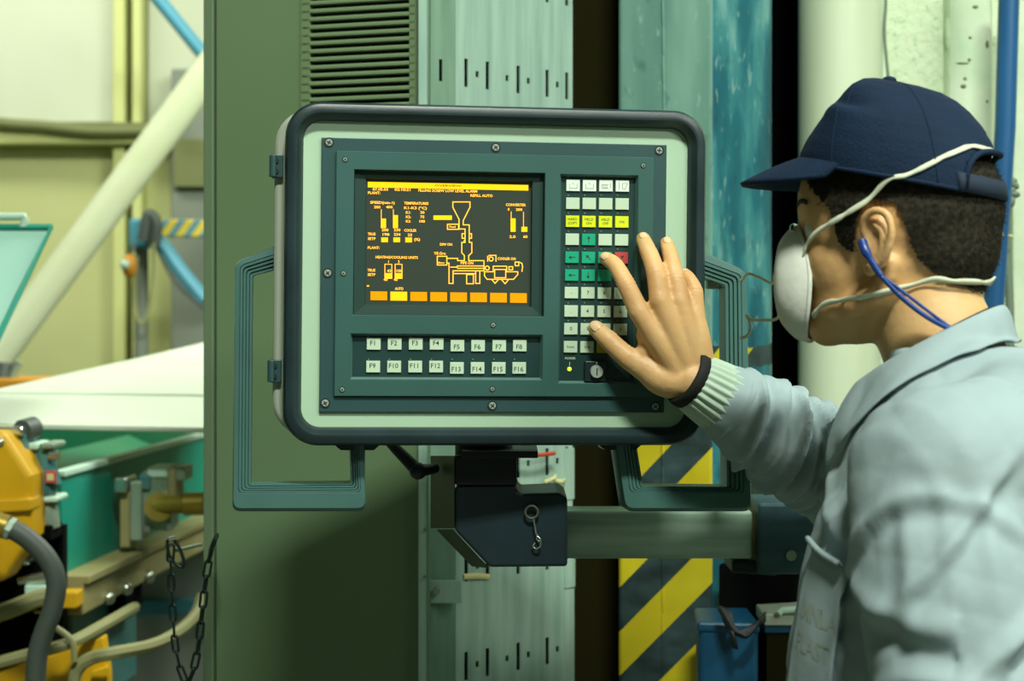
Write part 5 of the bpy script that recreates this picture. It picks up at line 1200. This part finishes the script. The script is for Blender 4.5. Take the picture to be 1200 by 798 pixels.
# hanging left sleeve: slanting drag folds from the shoulder
t_, rel, r_, ax = seg_param(SHL, ELL); m_ = (r_ < .12) & (t_ > -.25) & (t_ < 1.3) & (A[:, 1] < 1.50); ang = angle_about(rel, ax, (0, -1, 0))
env = np.where(m_, np.clip((t_ + .12) / .25, 0, 1), 0)
for k, (t0, sl, wv, am, ph) in enumerate(((.12, .24, .05, .007, .2), (.27, -.20, .045, .007, 1.1), (.40, .26, .05, .009, .6), (.55, .18, .045, .009, -.3), (.68, -.16, .05, .008, .7), (.80, .22, .05, .010, .2), (.93, .15, .045, .009, -.2), (1.05, .2, .045, .009, .3))):
    x = t_ - t0 - sl * np.sin(ang * 1.0 + ph); dsp += env * am * .85 * (ridge(x, wv * .62) - .7 * ridge(x - wv * 1.1, wv * .62)) * (.5 + .5 * np.cos(ang * 1.3 - ph))
for a0, am, t0, t1 in ((-.30, .009, .02, .5), (.15, .008, .0, .42), (.62, .010, .06, .55), (-.75, .007, .1, .6)):      # gathers running down from the sleeve head
    x = (ang - a0 - .18 * t_) * .075; dsp += np.where(m_, .24 * am * (ridge(x, .008) - .7 * ridge(x - .014, .008)) * np.clip((t_ - t0) / .1, 0, 1) * np.clip((t1 - t_) / .25, 0, 1), 0)
# sleeve-head seam: a shallow groove where arm joins body
ax_s = (SHL - V((.46, 1.60, 1.40))).normalized(); pl_ = (A - np.array(SHL + V((.0, .045, 0)))) @ np.array(ax_s); near = np.linalg.norm(A - np.array(SHL), axis=1) < .15
dsp -= np.where(near, .0028 * ridge(pl_, .0035), 0); dsp += np.where(near, .0026 * ridge(pl_ + .009, .007), 0)
# torso drape: long soft vertical and diagonal folds
fx = (A - np.array(V((.43, 1.6, 0)))) @ np.array((-math.cos(AT), math.sin(AT), 0)); lx = (A - np.array(V((.43, 1.6, 0)))) @ np.array((-math.sin(AT), -math.cos(AT), 0)); zz = A[:, 2]
tor = np.exp(-((np.abs(lx)) / .22) ** 6) * (zz < 1.42)
dsp += tor * .0035 * np.sin(lx * 62 + 3 * np.sin(zz * 9) + fx * 20) * np.clip((1.40 - zz) / .12, 0, 1)
dsp += tor * .003 * np.sin((zz * 55 + lx * 26 + fx * 18)) * (fx < .02) * np.clip((1.42 - zz) / .1, 0, 1)
x = (zz - 1.335) + .35 * (lx - .06); dsp += np.where((fx > 0) & (lx > -.02), .006 * ridge(x, .012) - .005 * ridge(x + .02, .012), 0)
rs_ = np.random.RandomState(3)
for k in range(6):                                           # fine creases all over the cloth
    d = rs_.normal(0, 1, 3); d /= np.linalg.norm(d); e = np.cross(d, [0, 0, 1]); ph = rs_.uniform(0, 6); wl_ = rs_.uniform(.03, .07)
    q = (A @ d) / wl_ * 6.283 + ph + 2.6 * np.sin((A @ e) * 31 + ph * 2 + 1.5 * np.sin(A[:, 2] * 17)) + 2.2 * np.sin(A[:, 2] * 23 + A[:, 0] * 19 + ph)
    dsp += .0009 * (np.abs(np.sin(q * .5)) ** .6 - .6)
set_co(jme, A + Nn * dsp[:, None])
jacket = mesh_obj('jacket', jme, M_['jacket'], person, smooth=True, label='pale grey-blue work jacket')
sm_ = jacket.modifiers.new('s', 'SMOOTH'); sm_.factor = .4; sm_.iterations = 2
JB = BVHTree.FromPolygons([v.co.copy() for v in jme.vertices], [tuple(p.vertices) for p in jme.polygons])
# knit cuff and black inner band
def cuffring(f_, r_, nr=64, ribs=0.0, k=26):
    c = WRIST.lerp(ELB, f_); ax = (ELB - WRIST).normalized(); e1 = (V((0, -1, 0)) - ax * V((0, -1, 0)).dot(ax)).normalized(); e2 = ax.cross(e1)
    return [c + (e1 * math.cos(a) + e2 * math.sin(a)) * (r_ + ribs * math.sin(a * k)) for a in [2 * math.pi * j / nr for j in range(nr)]]
cb = MB(); cb.loft([cuffring(f_, r_, 208, rb_) for f_, r_, rb_ in ((-.005, .0310, .0006), (.0, .0335, .0010), (.05, .0360, .0013), (.11, .0385, .0013), (.16, .0405, .0012), (.20, .0405, .0008), (.24, .038, .0004))], cap=False)
o = cb.build('knit_cuff', M_['knit'], jacket, smooth=True, label='ribbed knit sleeve cuff'); 
bb = MB(); bb.loft([cuffring(f_, r_) for f_, r_ in ((-.045, .0295), (-.05, .0325), (-.03, .0345), (.0, .0345), (.01, .031))], cap=False); bb.build('black_band', M_['black_band'], jacket, smooth=True, label='black band at the edge of the cuff')
cb = MB(); cb.loft([cuffring(f_, r_) for f_, r_ in ((.19, .040), (.195, .0445), (.205, .0465), (.22, .046), (.235, .043))], cap=False); cb.build('cuff_seam', M_['jacket'], jacket, smooth=True)
# shirt-style collar
NCk = 61
def collar_pt(s, part):                                      # s from -1 (right front) through 0 (nape) to 1 (left front)
    a = s * 2.62; back = math.cos(a * .92)                   # 1 at the nape
    cx_, cy_ = .399, 1.626; f_ = V((-math.cos(AH), math.sin(AH), 0)); l_ = V((-math.sin(AH), -math.cos(AH), 0))
    fw = (1 - back) / 2; d = f_ * (-math.cos(a) * (.064 + .006 * fw)) + l_ * (math.sin(a) * (.065 + .006 * fw))
    topz = 1.465 + .042 * back; base = V((cx_, cy_, topz)) + d; out = d.normalized()
    fl = .040 + .028 * fw ** 1.5
    if part == 0: return base - out * .004 - V((0, 0, .030))
    if part == 1: return base - out * .002
    if part == 2: return base + out * .0025 + V((0, 0, .002))
    if part == 3: return base + out * .006 - V((0, 0, .003))
    k = (part - 3) / 4
    return base + out * (.006 + (.012 + .030 * fw) * k) - V((0, 0, .003 + fl * k)) + f_ * (.010 * fw ** 3 * k)
co_ = MB(); co_.loft([[collar_pt(-1 + 2 * j / (NCk - 1), p) for j in range(NCk)] for p in range(8)], cap=False, closed=False)
for i, p in enumerate(co_.v):
    row = i // NCk
    if row >= 4:
        h = JB.find_nearest(p); k = (row - 3) / 4; goal = h[0] + h[1] * (.004 + .004 * (1 - k) + .0008 * math.sin(i * .9))
        if (p - h[0]).dot(h[1]) < .005 + .01 * (1 - k) or row == 7: co_.v[i] = goal
        elif row >= 5: co_.v[i] = p.lerp(goal, .6 * k)
o = co_.build('collar', M_['jacket'], jacket, smooth=True); so = o.modifiers.new('s', 'SOLIDIFY'); so.thickness = .003; so.offset = 1; su = o.modifiers.new('d', 'SUBSURF'); su.levels = 1; su.render_levels = 1
MB().loft([[collar_pt(-1 + 2 * j / (NCk - 1), 1) * 1 + V((0, 0, dz)) - (collar_pt(-1 + 2 * j / (NCk - 1), 1) - V((.399, 1.626, 1.465))).normalized() * ins for j in range(NCk)] for dz, ins in ((-.03, .007), (.0, .006), (.004, .005), (.004, .002), (-.02, .002))], cap=False, closed=False).build('undershirt', M_['black_band'], person, smooth=True, label='black undershirt edge inside the collar')
# chest pocket lying on the jacket front, with its faded print
def on_jacket(x, y, lift):
    o_ = V((0, 0, CZ)); d = V(((x - CX) / F, 1, (CY - y) / F)).normalized(); h = JB.ray_cast(o_, d)
    return (h[0] + h[1].normalized() * lift, h[1]) if h[0] is not None else (None, None)
def chest(l, z, lift):                                       # point on the chest given across-body distance and height
    f_ = V((-math.cos(AT), math.sin(AT), 0)); l_ = V((-math.sin(AT), -math.cos(AT), 0)); o_ = V((.43, 1.6, z)) + l_ * l + (f_ * .8 + l_ * .6).normalized() * .5
    h = JB.ray_cast(o_, -(f_ * .8 + l_ * .6).normalized()); return (h[0] + h[1] * lift) if h[0] is not None else None
rows_ = []
for i in range(15):
    z = 1.300 - .17 * i / 14; row = [chest(.010 + .085 * j / 14, z - .010 * (j / 14), .0045 if i else .009) for j in range(15)]; rows_.append(row)
if all(p is not None for r in rows_ for p in r):
    for _ in range(12):
        rows_ = [[(rows_[i-1][j] + rows_[i+1][j] + rows_[i][j-1] + rows_[i][j+1]) / 4 if 0 < i < 14 and 0 < j < 14 else (rows_[i][j-1] + rows_[i][j+1]) / 2 if 0 < j < 14 else rows_[i][j] for j in range(15)] for i in range(15)]
    cn_ = (V((-math.cos(AT), math.sin(AT), 0)) * .8 + V((-math.sin(AT), -math.cos(AT), 0)) * .6).normalized()
    rows_ = [[p + cn_ * (.003 if i else .006) for p in r] for i, r in enumerate(rows_)]
    b = MB(); b.loft(rows_, cap=False, closed=False); pocket = b.build('chest_pocket', M_['jacket'], jacket, smooth=True); so = pocket.modifiers.new('s', 'SOLIDIFY'); so.thickness = .002; so.offset = 0
    MB().tube([p + V((-.003, -.003, .001)) for p in rows_[0]], .0028, 8).build('pocket_hem', M_['jacket'], jacket, smooth=True)
    PB = BVHTree.FromPolygons(b.v, b.f)
    for s_, zc, l0 in (('IMNLA', 1.240, .025), ('PLAST', 1.212, .025)):
        me = text_mesh(s_, .022, 'LEFT', .01)
        bmx = bmesh.new(); bmx.from_mesh(me); bmesh.ops.subdivide_edges(bmx, edges=bmx.edges, cuts=1); bmx.to_mesh(me); bmx.free()
        for v in me.vertices:
            p = chest(l0 + v.co.x * 1.05, zc + v.co.y - v.co.x * .12, .004)
            if p is not None: 
                h = PB.find_nearest(p); nn_ = h[1] if h[1].dot(cn_) > 0 else -h[1]; v.co = h[0] + nn_ * .0013
        mesh_obj('faded_print', me, M_['print_faint'], pocket)
# ---- trousers and shoes (below the frame)
tr = MB(); lt = V((-math.sin(AT), -math.cos(AT), 0))
tr.loft([ring((.43, 1.60), .115, .165, AT, z) for z in (.80, .9, .98)])
for sg in (1, -1):
    c = V((.43, 1.60, 0)) + lt * sg * .09
    chain(tr, [c + V((0, 0, .84)), c + V((-.01, 0, .5)), c + V((.0, 0, .09))], [.095, .078, .062], 6, 24)
tme = remeshed(tr, .008, 6, 'trousers'); mesh_obj('trousers', tme, M_['trousers'], person, smooth=True)
for sg in (1, -1):
    c = V((.43, 1.60, 0)) + lt * sg * .09; ft = V((-math.cos(AT), math.sin(AT), 0)); sh = MB(); rg = []
    for s_, w_, h in ((-.07, .03, .05), (-.06, .036, .10), (.0, .038, .105), (.06, .042, .075), (.13, .046, .055), (.18, .036, .04), (.195, .015, .02)):
        rg.append([c + ft * s_ + lt * (w_ * math.cos(a)) + V((0, 0, max(0.0, h * .5 + h * .5 * math.sin(a)))) for a in [2 * math.pi * k / 16 for k in range(16)]])
    sh.loft(rg).build('shoe', M_['shoe'], person, smooth='auto')
